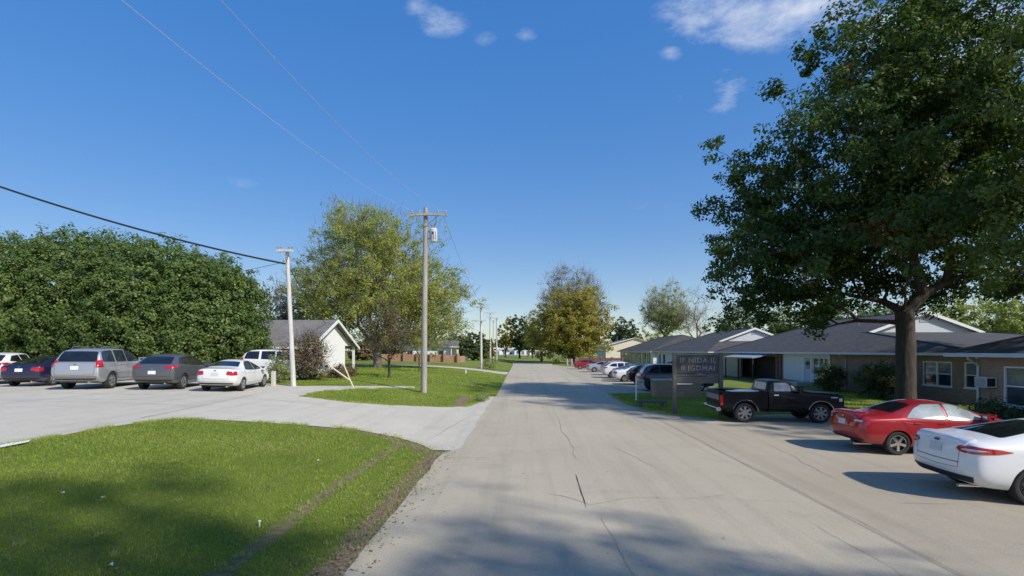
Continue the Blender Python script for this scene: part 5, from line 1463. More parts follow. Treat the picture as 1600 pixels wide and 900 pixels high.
def cyl(x, y0, y1, z, r, n=32):
    mb = MB(); poly = [(x + r * math.cos(2 * math.pi * k / n), z + r * math.sin(2 * math.pi * k / n)) for k in range(n)]
    mb.prism(poly, y0, y1, 'y')
    return mb
def cut_arches(me, xs, z, r, W, depth=0.34):
    mb = MB()
    for x in xs:
        for s in (1, -1):
            a, b = sorted((s * (W / 2 - depth), s * (W / 2 + 0.3)))
            poly = [(x + r * math.cos(2 * math.pi * k / 32), z + r * math.sin(2 * math.pi * k / 32)) for k in range(32)]
            mb.prism(poly, a, b, 'y')
    cm = mb.mesh('cut'); co = bpy.data.objects.new('cut', cm); COL.objects.link(co)
    out = eval_mesh(me, [m_cut(co)])
    bpy.data.objects.remove(co)
    # inner faces of the arch become black liner
    idx = []
    for p in out.polygons:
        c = p.center; k = 0
        for x in xs:
            d = math.hypot(c.x - x, c.z - z)
            if d < r * 1.002 and abs(c.y) > W / 2 - depth - 0.01: k = 1
        idx.append(k)
    out.polygons.foreach_set('material_index', idx)
    return out

def round_poly(pts, r):
    out = []; n = len(pts)
    for i in range(n):
        p = Vector(pts[i]); a = Vector(pts[i - 1]); b = Vector(pts[(i + 1) % n])
        da, db = (a - p), (b - p)
        ra = min(r, da.length * 0.4); rb = min(r, db.length * 0.4)
        pa = p + da.normalized() * ra; pb = p + db.normalized() * rb
        out += [pa, (pa + pb) / 4 + p / 2, pb] if r > 0 else [p]
    return out

class Car:
    def __init__(s, name, label, cat, group=None):
        s.root = empty(name); tag(s.root, label, cat, group)
    def set_body(s, me, mats, name='body'):
        s.body = link(name, me, mats, s.root)
        me.polygons.foreach_set('use_smooth', [True] * len(me.polygons))
        try: me.set_sharp_from_angle(angle=R(42))
        except Exception: pass
        bm = bmesh.new(); bm.from_mesh(me); s.bvh = BVHTree.FromBMesh(bm); bm.free()
        return s.body
    def proj(s, p, d, off):
        d = Vector(d).normalized(); p = Vector(p)
        o = p - d * (p.dot(d) + 9)
        h, nn, i, dist = s.bvh.ray_cast(o, d)
        if h is None or (h - p).length > 0.6:
            h, nn, i, dist = s.bvh.find_nearest(p)
        if nn.dot(d) > 0: nn = -nn
        return h + nn * off
    def panel(s, name, pts, d, mat, off=0.005, rnd=0.03, parent=None, step=0.07, mirror=False, thick=0.0):
        obs = []
        for sg in ((1, -1) if mirror else (1,)):
            P_ = [Vector((p[0], p[1] * sg, p[2])) for p in pts]
            D = Vector((d[0], d[1] * sg, d[2])).normalized()
            P_ = round_poly(P_, rnd)
            u = D.cross(Vector((0, 0, 1)))
            u = u.normalized() if u.length > 1e-4 else Vector((0, 1, 0))
            v = u.cross(D)
            depth = sum(p.dot(D) for p in P_) / len(P_)
            E = []
            n = len(P_)
            for i in range(n):
                a, b = P_[i], P_[(i + 1) % n]; k = max(1, int((b - a).length / step))
                for j in range(k): E.append(a.lerp(b, j / k))
            P2 = [Vector((p.dot(u), p.dot(v))) for p in E]; dep = [p.dot(D) for p in E]
            n = len(P2)
            xs = [p.x for p in P2]; ys = [p.y for p in P2]
            gx, gy = np.meshgrid(np.arange(min(xs) + step * .5, max(xs), step), np.arange(min(ys) + step * .5, max(ys), step))
            gx, gy = gx.ravel(), gy.ravel(); k = in_poly(gx, gy, P2)
            allp = P2 + [Vector((a, b)) for a, b in zip(gx[k], gy[k])]
            r = delaunay_2d_cdt(allp, [], [list(range(n))], 1, 1e-6)
            vs = [s.proj(u * q.x + v * q.y + D * depth, D, off) for q in r[0]]
            fs = [list(f) for f in r[2]]
            me = bpy.data.meshes.new(name)
            me.from_pydata([x[:] for x in vs], [], fs)
            bm = bmesh.new(); bm.from_mesh(me)
            for f in bm.faces:
                if f.normal.dot(D) > 0: f.normal_flip()
            if thick:
                g = bmesh.ops.extrude_face_region(bm, geom=bm.faces[:])
                nv = [e for e in g['geom'] if isinstance(e, bmesh.types.BMVert)]
                bmesh.ops.translate(bm, verts=nv, vec=-D * thick)
                bmesh.ops.recalc_face_normals(bm, faces=bm.faces)
            bm.to_mesh(me); bm.free()
            o = link(name, me, mat, parent or s.root)
            me.polygons.foreach_set('use_smooth', [True] * len(me.polygons))
            try: me.set_sharp_from_angle(angle=R(40))
            except Exception: pass
            obs.append(o)
        return obs
    def seam(s, lines, d, w=0.009, mirror=True, mat=None, name='panel_gap', off=0.0025):
        mb = MB()
        for sg in ((1, -1) if mirror else (1,)):
            D = Vector((d[0], d[1] * sg, d[2])).normalized()
            for ln in lines:
                P_ = []
                for a, b in zip(ln[:-1], ln[1:]):
                    a = Vector((a[0], a[1] * sg, a[2])); b = Vector((b[0], b[1] * sg, b[2])); k = max(1, int((b - a).length / 0.06))
                    P_ += [a.lerp(b, j / k) for j in range(k)]
                P_.append(Vector((ln[-1][0], ln[-1][1] * sg, ln[-1][2])))
                vs = []; fs = []
                for i, p in enumerate(P_):
                    t = (P_[min(i + 1, len(P_) - 1)] - P_[max(0, i - 1)]).normalized(); c = t.cross(D).normalized() * (w / 2)
                    vs += [s.proj(p + c, D, off), s.proj(p - c, D, off)]
                    if i: fs.append((2 * i - 2, 2 * i - 1, 2 * i + 1, 2 * i))
                mb.add(vs, fs)
        return mb.build(name, mat or M['seam'], s.root)

WHEELS = {}
def wheel_meshes(r, w, style):
    key = (round(r, 3), round(w, 3), style)
    if key in WHEELS: return WHEELS[key]
    ri = r * 0.68
    t = MB(); hw = w / 2
    prof = [(ri, -hw * .72), (ri + .015, -hw * .9), (r * .86, -hw), (r * .955, -hw * .94), (r, -hw * .68), (r, hw * .68), (r * .955, hw * .94), (r * .86, hw), (ri + .015, hw * .9), (ri, hw * .72), (ri, -hw * .72)]
    t.lathe(prof, (0, 0, 0), (0, 1, 0), 36)
    rm = MB()
    # outer lip + barrel, facing -y
    rm.lathe([(ri * 1.0, -hw * .74), (ri * .985, -hw * .86), (ri * .93, -hw * .84), (ri * .90, -hw * .5), (ri * .88, hw * .6)], (0, 0, 0), (0, 1, 0), 36, 0)
    rm.lathe([(0.0, -hw * .10), (ri * .90, -hw * .10)], (0, 0, 0), (0, 1, 0), 24, 1)
    rm.lathe([(0.0, -hw * .80), (ri * .13, -hw * .80), (ri * .19, -hw * .70), (ri * .2, -hw * .1)], (0, 0, 0), (0, 1, 0), 16, 0)
    def spoke(a, w0, w1, y0, y1, r0, r1):
        M_ = Matrix.Rotation(a, 4, 'Y')
        pts = [(r0, y0 - .018, -w0), (r0, y0 - .018, w0), (r1, y1 - .018, w1), (r1, y1 - .018, -w1), (r0, y0 + .03, -w0 * 1.2), (r0, y0 + .03, w0 * 1.2), (r1, y1 + .03, w1 * 1.2), (r1, y1 + .03, -w1 * 1.2)]
        rm.add([(M_ @ Vector(p))[:] for p in pts], [(0, 1, 2, 3), (7, 6, 5, 4), (0, 4, 5, 1), (1, 5, 6, 2), (2, 6, 7, 3), (3, 7, 4, 0)], 0)
    ns = {'five': 5, 'black5': 5, 'six': 6, 'ten': 10, 'steel': 7}[style]
    for k in range(ns):
        a = 2 * math.pi * k / ns + 0.3
        if style in ('black5',):
            spoke(a - .07, ri * .05, ri * .035, -hw * .72, -hw * .72, ri * .12, ri * .95); spoke(a + .17, ri * .04, ri * .03, -hw * .66, -hw * .70, ri * .12, ri * .95)
        elif style == 'ten': spoke(a, ri * .07, ri * .06, -hw * .68, -hw * .72, ri * .12, ri * .94)
        else: spoke(a, ri * .13, ri * .17, -hw * .7, -hw * .70, ri * .1, ri * .94)
    disc = MB().lathe([(0, -hw * .18), (ri * .62, -hw * .18)], (0, 0, 0), (0, 1, 0), 20)
    res = (t.mesh('wheel'), rm.mesh('rim'), disc.mesh('brake_disc'))
    WHEELS[key] = res
    return res
def wheels(car, xs, W, r, w, style, rim_mats, inset=0.02):
    t, rm, dc = wheel_meshes(r, w, style)
    for x in xs:
        for s in (-1, 1):
            o = bpy.data.objects.new('wheel', t); COL.objects.link(o); o.parent = car.root
            if not t.materials: t.materials.append(M['rubber']); t.polygons.foreach_set('use_smooth', [True] * len(t.polygons)); t.set_sharp_from_angle(angle=R(50))
            o.location = (x, s * (W / 2 - w / 2 - inset), r)
            if s > 0: o.rotation_euler = (0, 0, math.pi)
            m2 = rm
            if not rm.materials:
                for m in rim_mats: rm.materials.append(m)
            elif rm.materials[0] != rim_mats[0]:
                m2 = rm.copy(); m2.materials.clear()
                for m in rim_mats: m2.materials.append(m)
            q = bpy.data.objects.new('rim', m2); COL.objects.link(q); q.parent = o
            q2 = bpy.data.objects.new('brake_disc', dc); COL.objects.link(q2); q2.parent = o
            if not dc.materials: dc.materials.append(M['steel_dull'])

BODY = {}
def body_for(kind, s, lev=3):
    key = (kind, lev)
    if key in BODY: return BODY[key].copy()
    C = arr_cage(s)
    me = cage_mesh(C, s.get('crease', {4: 0.35, 1: 0.5}))
    me = eval_mesh(me, [m_sub(lev)])
    fit(me, s['L'], s['W'], s['zb'], s['H'])
    me = cut_arches(me, (s['ro'], s['ro'] + s['wb']), s['r'], s['r'] * s.get('arch', 1.13), s['W'])
    BODY[key] = me
    return me.copy()

SPEC = {
 'fast': dict(L=4.87, W=1.86, H=1.475, zb=.22, belt=1.00, beltf=.93, deck=1.10, hood=1.00, nose=.80, xg=.62, xr=1.80, xf=2.80, xw=3.78, wr=.60, ro=1.06, wb=2.85, r=.338, rd=.06, crease={4: .45, 1: .5, 5: .15}),
 'sedan': dict(L=4.62, W=1.76, H=1.42, zb=.22, belt=.95, beltf=.90, deck=1.01, hood=.97, nose=.76, xg=.88, xr=1.62, xf=2.55, xw=3.42, wr=.57, ro=.98, wb=2.65, r=.315, crease={4: .5, 1: .5, 5: .25}),
 'suv': dict(L=5.15, W=1.98, H=1.88, zb=.32, belt=1.20, beltf=1.16, deck=1.17, hood=1.18, nose=1.02, xg=.24, xr=.46, xf=2.85, xw=3.70, wr=.74, ro=1.05, wb=2.95, r=.385, e1=.14, mid=.75, rd=.18, rr=.93, crease={4: .6, 1: .6, 5: .55, ('c', 0): .35}),
 'cross': dict(L=4.55, W=1.86, H=1.64, zb=.28, belt=1.10, beltf=1.02, deck=1.10, hood=1.06, nose=.90, xg=.28, xr=.82, xf=2.55, xw=3.42, wr=.63, ro=.95, wb=2.68, r=.355, e1=.17, mid=.66, rd=.12, rr=.88, crease={4: .45, 1: .5, 5: .3}),
 'hatch': dict(L=4.5, W=1.82, H=1.46, zb=.22, belt=.97, beltf=.92, deck=1.02, hood=.98, nose=.80, xg=.36, xr=1.45, xf=2.5, xw=3.4, wr=.58, ro=.95, wb=2.68, r=.325, e1=.2, rd=.08, crease={4: .45, 1: .5, 5: .2}),
}
SIDEW = {   # side glass outlines (x, z): rear pane, front pane
 'fast': [[(.98, 1.065), (1.42, 1.29), (1.85, 1.365), (2.36, 1.385), (2.33, .985), (1.30, 1.02)], [(2.42, 1.385), (2.85, 1.365), (3.20, 1.20), (3.56, .985), (3.45, .955), (2.39, .985)]],
 'sedan': [[(1.20, .99), (1.50, 1.22), (1.75, 1.32), (2.22, 1.335), (2.18, .955)], [(2.29, 1.335), (2.58, 1.32), (2.88, 1.18), (3.24, .955), (2.26, .945)]],
 'suv': [[(.42, 1.27), (.56, 1.72), (1.28, 1.75), (1.28, 1.26)], [(1.42, 1.26), (1.42, 1.755), (2.22, 1.76), (2.22, 1.25)], [(2.32, 1.25), (2.32, 1.76), (2.80, 1.745), (3.48, 1.24)]],
 'cross': [[(.62, 1.20), (.95, 1.45), (1.42, 1.50), (1.42, 1.15)], [(1.50, 1.14), (1.50, 1.505), (2.12, 1.52), (2.12, 1.10)], [(2.20, 1.10), (2.20, 1.52), (2.58, 1.505), (3.22, 1.07)]],
 'hatch': [[(.95, 1.04), (1.30, 1.27), (1.60, 1.345), (2.08, 1.36), (2.06, .985)], [(2.15, .985), (2.17, 1.36), (2.52, 1.345), (2.86, 1.19), (3.2, .965)]],
}
def make_car(kind, name, label, cat, pt, mats=None, rims='five', rim_mats=None, group=None, gl=None, plate='plate', detail=2, tail=None, extra=None, rear_gl=None, style=None):
    s = SPEC[kind]; W = s['W']; h = W / 2; H = s['H']; L = s['L']
    c = Car(name, label, cat, group)
    c.set_body(body_for(kind, s, 3 if detail > 1 else 2), [pt, M['black']])
    gl = gl or M['glass']; rg = rear_gl or gl
    # side windows
    for poly in SIDEW[kind]:
        cx = sum(p[0] for p in poly) / len(poly); cz = sum(p[1] for p in poly) / len(poly)
        big = [(cx + (p[0] - cx) * 1.045, -h, cz + (p[1] - cz) * 1.09) for p in poly]
        if detail > 1: c.panel('window_trim', big, (0, 1, 0), M['black'], 0.004, 0.04, mirror=True)
        c.panel('side_window', [(p[0], -h, p[1]) for p in poly], (0, 1, 0), gl, 0.009, 0.04, mirror=True)
    # windscreens
    xg, xr, xf, xw, wr = s['xg'], s['xr'], s['xf'], s['xw'], s['wr']
    steep = kind in ('suv', 'cross')
    dr = (1, 0, -0.25) if kind == 'suv' else ((1, 0, -.5) if kind == 'cross' else (0.75, 0, -1))
    if kind == 'suv': rw = [(.2, -.80 * h, s['deck'] + .08), (.2, .80 * h, s['deck'] + .08), (.4, .70 * h, H - .13), (.4, -.70 * h, H - .13)]
    elif kind == 'cross': rw = [(.3, -.72 * h, s['deck'] + .06), (.3, .72 * h, s['deck'] + .06), (.75, .62 * h, H - .13), (.75, -.62 * h, H - .13)]
    else: rw = [(xg + .08, -.70 * h, s['deck'] + .05), (xg + .08, .70 * h, s['deck'] + .05), (xr - .12, wr * .84, H - .07), (xr - .12, -wr * .84, H - .07)]
    c.panel('rear_window', rw, dr, rg, 0.007, 0.08)
    c.panel('windscreen', [(xw - .04, -.68 * h, s['hood'] + .03), (xw - .04, .68 * h, s['hood'] + .03), (xf + .1, wr * .86, H - .08), (xf + .1, -wr * .86, H - .08)], (-0.75, 0, -1), gl, 0.007, 0.08)
    # lamps
    if tail == 'fast':
        t = c.panel('tail_lamp', [(.05, -.50, .945), (.05, -.54, 1.005), (.12, -.80, 1.025), (.46, -.93, .985), (.70, -.93, .945), (.44, -.93, .905), (.10, -.82, .885), (.04, -.60, .895)], (1, .62, 0), M['red_lens'], 0.010, 0.04, mirror=True, step=.05)
        for o, sg in zip(t, (1, -1)):
            c.panel('lens_insert', [(.06, -.60 * sg, .935), (.06, -.64 * sg, .968), (.14, -.82 * sg, .972), (.30, -.92 * sg, .950), (.14, -.84 * sg, .932)], (1, .62 * sg, 0), M['clear_lens_and_glint'], 0.014, 0.02, parent=o, step=.05)
    elif kind == 'suv':
        c.panel('tail_lamp', [(.1, -.80 * h, 1.00), (.1, -.84 * h, 1.30), (.3, -h, 1.34), (.34, -h, 1.02)], (1, .8, 0), M['red_lens'], 0.012, 0.03, mirror=True, step=.05)
    elif kind == 'cross':
        c.panel('tail_lamp', [(.1, -.45 * h, .98), (.1, -.50 * h, 1.08), (.3, -h, 1.12), (.50, -h, 1.08), (.3, -h, 1.0)], (1, .8, 0), M['red_lens'], 0.012, 0.03, mirror=True, step=.05)
    else:
        c.panel('tail_lamp', [(.05, -.52 * h, .78), (.06, -.56 * h, .93), (.22, -h, .92), (.26, -h, .76), (.05, -.80 * h, .74)], (1, .8, 0), M['red_lens'], 0.012, 0.03, mirror=True, step=.05)
    zt = s['nose'] - .12
    c.panel('head_lamp', [(L - .1, -.52 * h, zt - .05), (L - .1, -.55 * h, zt + .05), (L - .5, -h, zt + .12), (L - .42, -h, zt + .0)], (-1, .8, 0), M['head_lens'], 0.01, 0.03, mirror=True, step=.06)
    c.panel('grille', [(L, -.42 * h, zt - .16), (L, .42 * h, zt - .16), (L, .46 * h, zt + .02), (L, -.46 * h, zt + .02)], (-1, 0, 0), M['black'], 0.008, 0.03)
    zp = {'fast': .90, 'sedan': .80, 'suv': .98, 'cross': .80, 'hatch': .80}[kind]
    c.panel('number_plate', [(0, -.16, zp - .075), (0, .16, zp - .075), (0, .16, zp + .075), (0, -.16, zp + .075)], (1, 0, 0), M[plate], 0.010, 0.01)
    # bumpers and trim
    zl = s['zb']
    c.panel('bumper_trim', [(0, -.80 * h, zl + .13), (0, .80 * h, zl + .13), (0, .84 * h, zl + .19), (0, -.84 * h, zl + .19)], (1, 0, 0), M['black'], 0.007, 0.02)
    if detail > 0:
        # doors
        w0 = SIDEW[kind]
        xb = w0[-1][0][0] - .04; xfr = w0[-1][-1][0] if kind != 'fast' else 3.50
        xfd = max(p[0] for p in w0[-1]) + .02; zt_ = min(p[1] for p in w0[-1]) - .02
        xrd = s['ro'] + s['r'] * 1.13 + .02
        lines = [[(xfd, -h, zt_), (xfd + .06, -h, .62), (xfd, -h, zl + .14)], [(xb, -h, zt_), (xb + .02, -h, .62), (xb, -h, zl + .14)],
                 [(xrd - .34, -h, zt_ + .05), (xrd - .18, -h, .78), (xrd, -h, .52), (xrd + .05, -h, zl + .14)], [(xfd, -h, zl + .14), (xrd + .05, -h, zl + .14)]]
        c.seam(lines, (0, 1, 0), 0.010)
        for hx in (xb - .16, xrd + .12 if kind not in ('suv',) else xrd + .2):
            zz = s['belt'] - .10
            c.panel('door_handle', [(hx - .10, -h, zz - .015), (hx + .10, -h, zz - .015), (hx + .10, -h, zz + .015), (hx - .10, -h, zz + .015)], (0, 1, 0), pt, 0.022, 0.012, mirror=True, thick=-0.018)
        # mirrors
        for sg in (1, -1):
            mx, mz = xfd - .12, zt_ + .07
            mb = MB(); mb.box((mx - .07, sg * (h - .02), mz - .05), (mx + .09, sg * (h + .17), mz + .09), bev=.035); mb.tube([(mx + .02, sg * (h - .12), mz - .03), (mx + .02, sg * (h + .03), mz)], .025, 6)
            mi = mb.build('wing_mirror', pt, c.root, True)
            MB().box((mx - .076, sg * (h + .015) if sg > 0 else -(h + .155), mz - .03), (mx - .071, sg * (h + .155) if sg > 0 else -(h + .015), mz + .07)).build('mirror_glass', M['chrome'], mi)
        # boot or hatch line
        dk = s['deck']
        if steep: c.seam([[(0.05, -.80 * h, dk + .02), (.05, -.78 * h, zl + .35), (.05, 0, zl + .33), (.05, .78 * h, zl + .35), (.05, .80 * h, dk + .02)]], (1, 0, 0), .010, False)
        else: c.seam([[(0.05, -.62 * h, dk - .03), (.05, -.60 * h, zl + .38), (.05, 0, zl + .36), (.05, .60 * h, zl + .38), (.05, .62 * h, dk - .03)]], (1, 0, 0), .008, False)
        c.panel('badge', [(0, -.05, zp + .13), (0, .05, zp + .13), (0, .05, zp + .17), (0, -.05, zp + .17)], (1, 0, 0), M['chrome'], .012, .015)
    # underbody shadow mass, exhaust
    MB().box((.75, -h * .72, zl - .05), (L - .5, h * .72, zl + .06)).build('underbody', M['black'], c.root)
    MB().tube([(.06, -h * .55, zl + .03), (.5, -h * .55, zl + .02)], .035, 10).build('exhaust', M['chrome'], c.root, True)
    wheels(c, (s['ro'], s['ro'] + s['wb']), W, s['r'], .215 if kind != 'suv' else .255, rims, rim_mats or [M['alloy'], M['black']])
    c.spec = s
    if extra: extra(c)
    return c

def put(c, wp, rz, s=None):
    """rear right tyre at wp"""
    s = s or c.spec
    f = Vector((math.cos(rz), math.sin(rz), 0)); l = Vector((-math.sin(rz), math.cos(rz), 0))
    o = Vector((wp[0], wp[1], 0)) - f * s['ro'] + l * (s['W'] / 2 - .12)
    def z(x, y):
        p = o + f * x + l * y; return gz(p.x, p.y)
    hw = s['W'] / 2 - .12; xa, xb = s['ro'], s['ro'] + s['wb']
    zr = (z(xa, hw) + z(xa, -hw)) / 2; zf = (z(xb, hw) + z(xb, -hw)) / 2; zl_ = (z(xa, hw) + z(xb, hw)) / 2; zrr = (z(xa, -hw) + z(xb, -hw)) / 2
    F = (f + Vector((0, 0, (zf - zr) / s['wb']))).normalized(); Lf = (l + Vector((0, 0, (zl_ - zrr) / (2 * hw)))); Lf = (Lf - F * Lf.dot(F)).normalized(); U = F.cross(Lf)
    Mx = Matrix((F, Lf, U)).transposed()
    o.z = zr - (zf - zr) / s['wb'] * xa + 0.024
    c.root.location = o; c.root.rotation_euler = Mx.to_euler()

# ---- white fastback, right foreground
def fast_extra(c):
    h = c.spec['W'] / 2
    c.panel('spoiler_lip', [(.07, -.72 * h, 1.07), (.07, .72 * h, 1.07), (.28, .74 * h, 1.10), (.28, -.74 * h, 1.10)], (0.2, 0, -1), P['white'], 0.004, 0.03, thick=0.03)
    c.panel('emblem', [(0, -.07, 1.015), (0, .07, 1.015), (0, .07, 1.05), (0, -.07, 1.05)], (1, 0, 0), M['black'], .014, .018)
    c.panel('chrome_letters', [(0, .62, .97), (0, .76, .97), (0, .76, 1.0), (0, .62, 1.0)], (1, 0, 0), M['chrome'], .012, .01)
    c.seam([[(.02, -.62 * h, .70), (0, 0, .69), (.02, .62 * h, .70)]], (1, 0, 0), .014, False)
    c.panel('lower_trim', [(0, -.84 * h, .40), (0, .84 * h, .40), (0, .86 * h, .47), (0, -.86 * h, .47)], (1, 0, 0), M['black'], .010, .02)
    MB().tube([(2.3, .0, 1.47), (2.12, 0, 1.53)], [.05, .012], 8).build('antenna_fin', P['white'], c.root, True)
    c.seam([[(.5, -h, .62), (1.0, -h, .80), (2.2, -h, .82), (3.6, -h, .80)]], (0, 1, 0), .006, True, P['white'], 'crease_line', .004)
c = make_car('fast', 'parked_car', 'white fastback sedan with black wheels in the right foreground', 'car', P['white'], rims='black5', rim_mats=[M['alloy_black'], M['black']], tail='fast', plate='plate', extra=fast_extra, gl=M['glass_grey'], rear_gl=M['glass'])
put(c, G(1610, 791), R(-5))
# ---- red sedan
def red_extra(c):
    h = c.spec['W'] / 2
    c.panel('spoiler', [(.08, -.74 * h, .99), (.08, .74 * h, .99), (.32, .74 * h, 1.02), (.32, -.74 * h, 1.02)], (0.2, 0, -1), P['red'], 0.03, 0.04, thick=0.03)
    c.panel('side_moulding', [(1.35, -h, .50), (3.5, -h, .50), (3.5, -h, .53), (1.35, -h, .53)], (0, 1, 0), M['chrome'], .012, .01, mirror=True)
    for sg in (1, -1): c.panel('lamp_highlight', [(.05, -.60 * h * sg, .86), (.05, -.62 * h * sg, .91), (.14, -.86 * h * sg, .905), (.14, -.86 * h * sg, .865)], (1, .8 * sg, 0), M['clear_lens_and_glint'], .016, .02, step=.05)  # pale insert painted on as the white highlight of the red lamp
    c.panel('boot_panel', [(0, -.5 * h, .72), (0, .5 * h, .72), (0, .52 * h, .90), (0, -.52 * h, .90)], (1, 0, 0), M['red_lens'], .006, .02)
c = make_car('sedan', 'parked_car', 'red sedan with chrome wheels parked beyond the white fastback', 'car', P['red'], rims='five', rim_mats=[M['chrome'], M['black']], gl=M['glass_pale'], rear_gl=M['glass'], extra=red_extra)
put(c, G(1400, 712), R(-2))
# ---- left lot
LH = R(90 + 10)
def suv_extra(c):
    h = c.spec['W'] / 2
    for sg in (1, -1):
        mb = MB(); mb.tube([(.9, sg * .62, 1.86), (1.0, sg * .62, 1.93), (2.5, sg * .62, 1.945), (2.62, sg * .62, 1.88)], .022, 6); mb.build('roof_rail', M['chrome'], c.root, True)
    c.panel('step_bumper', [(0, -.86 * h, .52), (0, .86 * h, .52), (0, .88 * h, .62), (0, -.88 * h, .62)], (1, 0, 0), M['steel_dull'], .02, .03, thick=-.02)
    MB().tube([(.23, -.02, 1.30), (.24, .42, 1.36)], .014, 5).build('wiper', M['black'], c.root)
c = make_car('suv', 'parked_car', 'silver full size SUV in the left parking lot', 'car', P['silver'], rims='six', gl=M['glass_blue'], rear_gl=M['glass'], plate='plate_white', extra=suv_extra, group='cars in the left parking lot'); put(c, G(172, 607.5), LH + R(1))
c = make_car('cross', 'parked_car', 'dark grey crossover between the silver SUV and the white sedan', 'car', P['grey'], rims='ten', gl=M['glass'], plate='plate_white', group='cars in the left parking lot'); put(c, G(284, 608.5), LH - R(1))
c = make_car('sedan', 'parked_car', 'white sedan with its nose to the pale shrub, left lot', 'car', P['white2'], rims='ten', gl=M['glass_blue'], rear_gl=M['glass'], group='cars in the left parking lot'); put(c, G(377, 611.5), LH - R(2))
c = make_car('hatch', 'parked_car', 'navy blue hatchback left of the silver SUV', 'car', P['navy'], rims='five', plate='plate_white', group='cars in the left parking lot'); put(c, G(80, 603), LH + R(2))
c = make_car('cross', 'parked_car', 'white crossover cut by the left frame edge', 'car', P['white'], rims='five', group='cars in the left parking lot'); put(c, G(22, 600), LH + R(4))
c = make_car('suv', 'parked_van', 'white van half hidden behind the white sedan and the pale shrub', 'van', P['white2'], rims='steel', detail=0); put(c, at(398, 600, 31.8), R(8))
# ---- row on the right, far to near
row = [('suv', 'darkblue', 8.9, 35.2, 'dark blue SUV behind the brick planter'), ('cross', 'black', 9.3, 41.4, 'black crossover beside the dark blue SUV'),
       ('sedan', 'white', 8.9, 45.8, 'white sedan left of the black crossover'), ('hatch', 'grey', 9.4, 49.0, 'dark grey hatchback between two white cars'),
       ('cross', 'white2', 8.9, 52.3, 'white crossover with dark wheels along the far right row'), ('cross', 'silver', 9.6, 58.0, 'silver crossover left of the white crossover'),
       ('sedan', 'silver', 9.0, 66.5, 'silver sedan next to the far red hatchback'), ('hatch', 'red', 8.3, 77.0, 'red hatchback at the far end of the row'),
       ('suv', 'black', 24.6, 57.4, 'black SUV under the tan wall beside the awning')]
for kind, col, x, y, lab in row:
    c = make_car(kind, 'parked_car', lab, 'car', P[col], rims='five', detail=1, group='cars parked along the right side'); 
    if x > 20: x = 17.0
    put(c, (x, y), R(-2))

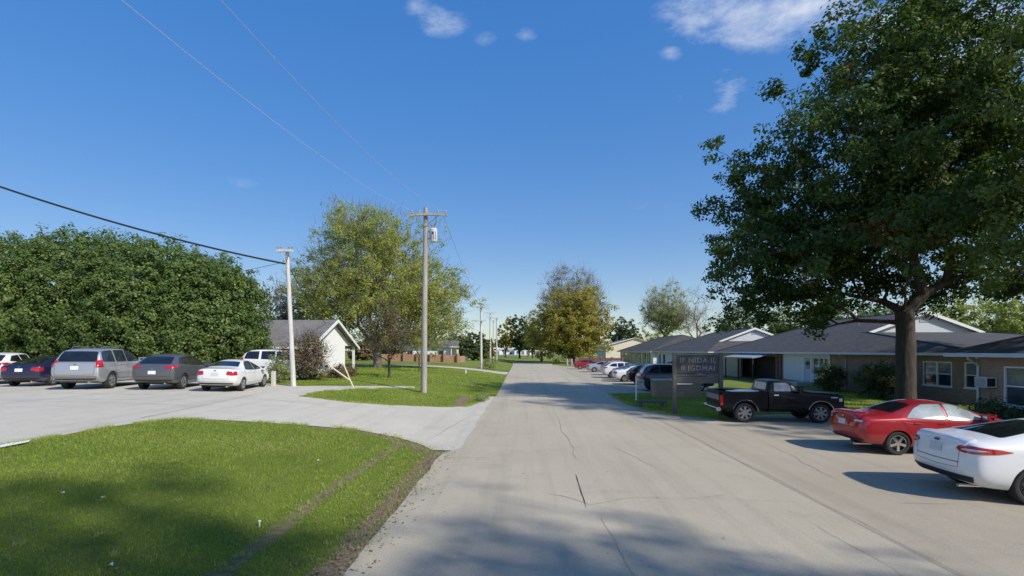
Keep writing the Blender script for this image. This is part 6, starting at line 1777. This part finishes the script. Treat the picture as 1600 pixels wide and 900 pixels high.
# ---- black pickup
def pickup():
    W, L, H = 1.86, 4.8, 1.64; h = W / 2
    c = Car('pickup_truck', 'old black pickup truck parked beside the wooden sign', 'truck')
    pt = P['black']
    zb = .42
    def col(x, zt, y5, zt6=None, xt=None, belt=1.16):
        xt = x if xt is None else xt
        return [(x, 0, zb), (x, .86 * h, zb), (x, .96 * h, zb + .08), (x, .985 * h, .78), (x, .95 * h, belt), (xt, y5, zt), (xt, 0, (zt6 or zt + .02))]
    C = [col(1.87, H - .08, .70, xt=1.95), col(1.95, H - .05, .72, xt=2.03), col(2.4, H - .02, .72), col(2.72, H - .06, .71, xt=2.64, belt=1.15), col(3.25, 1.17, .74, belt=1.13), col(3.85, 1.15, .74, belt=1.09), col(4.45, 1.11, .74, belt=1.04), col(4.57, 1.08, .72, belt=1.02)]
    me = cage_mesh(C, {1: .8, 4: .75, 5: .65, ('c', 0): .9, ('c', 7): .75, ('c', 4): .3})
    me = eval_mesh(me, [m_sub(3)]); fit(me, 4.65 - 1.87, W, zb, H, 1.87)
    me = cut_arches(me, (3.80,), .38, .46, W, .36)
    c.set_body(me, [pt, M['black']], 'cab')
    # bed: two side walls with arches, floor, front wall, tailgate
    bed = MB(); zt = 1.19
    bm_ = MB()
    bm_.box((.10, -h, .52), (1.85, h, zt), bev=.03)
    inner = MB().box((.20, -h + .12, .80), (1.77, h - .12, zt + .3)).mesh('cutb')
    o2 = bpy.data.objects.new('cutb', inner); COL.objects.link(o2)
    me = eval_mesh(bm_.mesh('bed'), [m_cut(o2)]); bpy.data.objects.remove(o2)
    me = cut_arches(me, (1.0,), .38, .47, W, .30)
    bo = link('bed', me, [pt, M['black']], c.root)
    bm = bmesh.new(); bm.from_mesh(me); bm2 = bmesh.new(); bm2.from_mesh(c.body.data)
    tmp = bpy.data.meshes.new('t'); bm.to_mesh(tmp); bm2.from_mesh(tmp); c.bvh = BVHTree.FromBMesh(bm2); bm.free(); bm2.free()
    MB().box((.055, -h + .10, .60), (.098, h - .10, zt - .005), bev=.012).build('tailgate', pt, c.root)
    tgm = MB().box((.040, -h + .16, .86), (.054, h - .16, 1.06)).build('tailgate_trim', M['steel_dull'], c.root)
    MB().box((-.08, -h + .02, .44), (.10, h - .02, .585), bev=.03).build('bumper', M['chrome'], c.root)
    MB().box((4.65, -h + .02, .46), (4.79, h - .02, .63), bev=.03).build('bumper', M['black'], c.root)
    for sg in (1, -1):
        MB().box((.06, sg * h - .09 if sg > 0 else -h - .006, .66), (.17, h + .006 if sg > 0 else -h + .09, 1.06), bev=.012).build('tail_lamp', M['red_lens'], c.root)
        MB().box((4.57, sg * .60 - .14, .80), (4.675, sg * .60 + .14, 1.0), bev=.02).build('head_lamp', M['head_lens'], c.root)
        MB().box((4.43, h - .10 if sg > 0 else -h + .0, .82), (4.59, h - .0 if sg > 0 else -h + .10, .98), bev=.02).build('corner_lamp', M['head_lens'], c.root)
        for x, rr_ in ((1.0, .49), (3.80, .48)):
            mb = MB(); mb.tube([(x + rr_ * math.cos(R(a)), sg * (h + .004), .38 + rr_ * math.sin(R(a))) for a in range(8, 173, 11)], .022, 6)
            mb.build('arch_trim', M['chrome'], c.root, True)
        mb = MB(); mb.box((2.92, sg * (h + .02), 1.20), (3.04, sg * (h + .20), 1.40), bev=.025); mb.tube([(2.98, sg * (h - .08), 1.18), (2.98, sg * (h + .04), 1.24)], .02, 6); mb.build('wing_mirror', M['black'], c.root, True)
    MB().box((4.57, -.46, .80), (4.665, .46, 1.0)).build('grille', M['steel_dull'], c.root)
    c.panel('side_window', [(2.08, -h, 1.22), (2.11, -h, 1.53), (2.56, -h, 1.53), (2.68, -h, 1.44), (2.72, -h, 1.22)], (0, 1, 0), M['glass_pale'], .008, .04, mirror=True)
    c.panel('quarter_window', [(2.77, -h, 1.22), (2.75, -h, 1.42), (2.96, -h, 1.22)], (0, 1, 0), M['glass_pale'], .008, .02, mirror=True)
    c.panel('windscreen', [(3.2, -.68, 1.2), (3.2, .68, 1.2), (2.73, .60, 1.57), (2.73, -.60, 1.57)], (-.8, 0, -1), M['glass_pale'], .008, .05)
    c.panel('rear_window', [(1.85, -.56, 1.26), (1.85, .56, 1.26), (1.85, .54, 1.53), (1.85, -.54, 1.53)], (1, 0, -.05), M['glass'], .008, .05)
    c.seam([[(3.05, -h, 1.16), (3.07, -h, .60)], [(1.98, -h, 1.16), (1.98, -h, .60)], [(1.98, -h, .58), (3.07, -h, .58)]], (0, 1, 0), .012)
    c.panel('door_handle', [(2.06, -h, 1.05), (2.24, -h, 1.05), (2.24, -h, 1.09), (2.06, -h, 1.09)], (0, 1, 0), M['chrome'], .02, .01, mirror=True, thick=-.015)
    c.panel('fender_badge', [(4.16, -h, .97), (4.40, -h, .97), (4.40, -h, 1.01), (4.16, -h, 1.01)], (0, 1, 0), M['chrome'], .008, .01, mirror=True)
    MB().box((.4, -h * .7, .40), (4.4, h * .7, .53)).build('underbody', M['black'], c.root)
    MB().box((1.85, -.58, .52), (1.88, .58, 1.1)).build('bed_front', pt, c.root)
    wheels(c, (1.0, 3.80), W, .38, .25, 'steel', [M['steel_dull'], M['black']], .03)
    c.spec = dict(W=W, ro=1.0, wb=2.8)
    return c
c = pickup(); put(c, G(1163, 661), R(-3))
o = MB().box((-.5, -.45, 0), (.5, .45, .03)).build('bed_reflection', M['white']); tag(o, 'white board added as a reflection on the bed of the black pickup', 'board')  # board put in to stand for a pale reflection on the bed
tr_ = c.root.location + Vector((math.cos(R(-3)), math.sin(R(-3)), 0)) * 1.2
o.location = (tr_.x, tr_.y, 1.17); o.rotation_euler = (0, R(-3), R(-3))
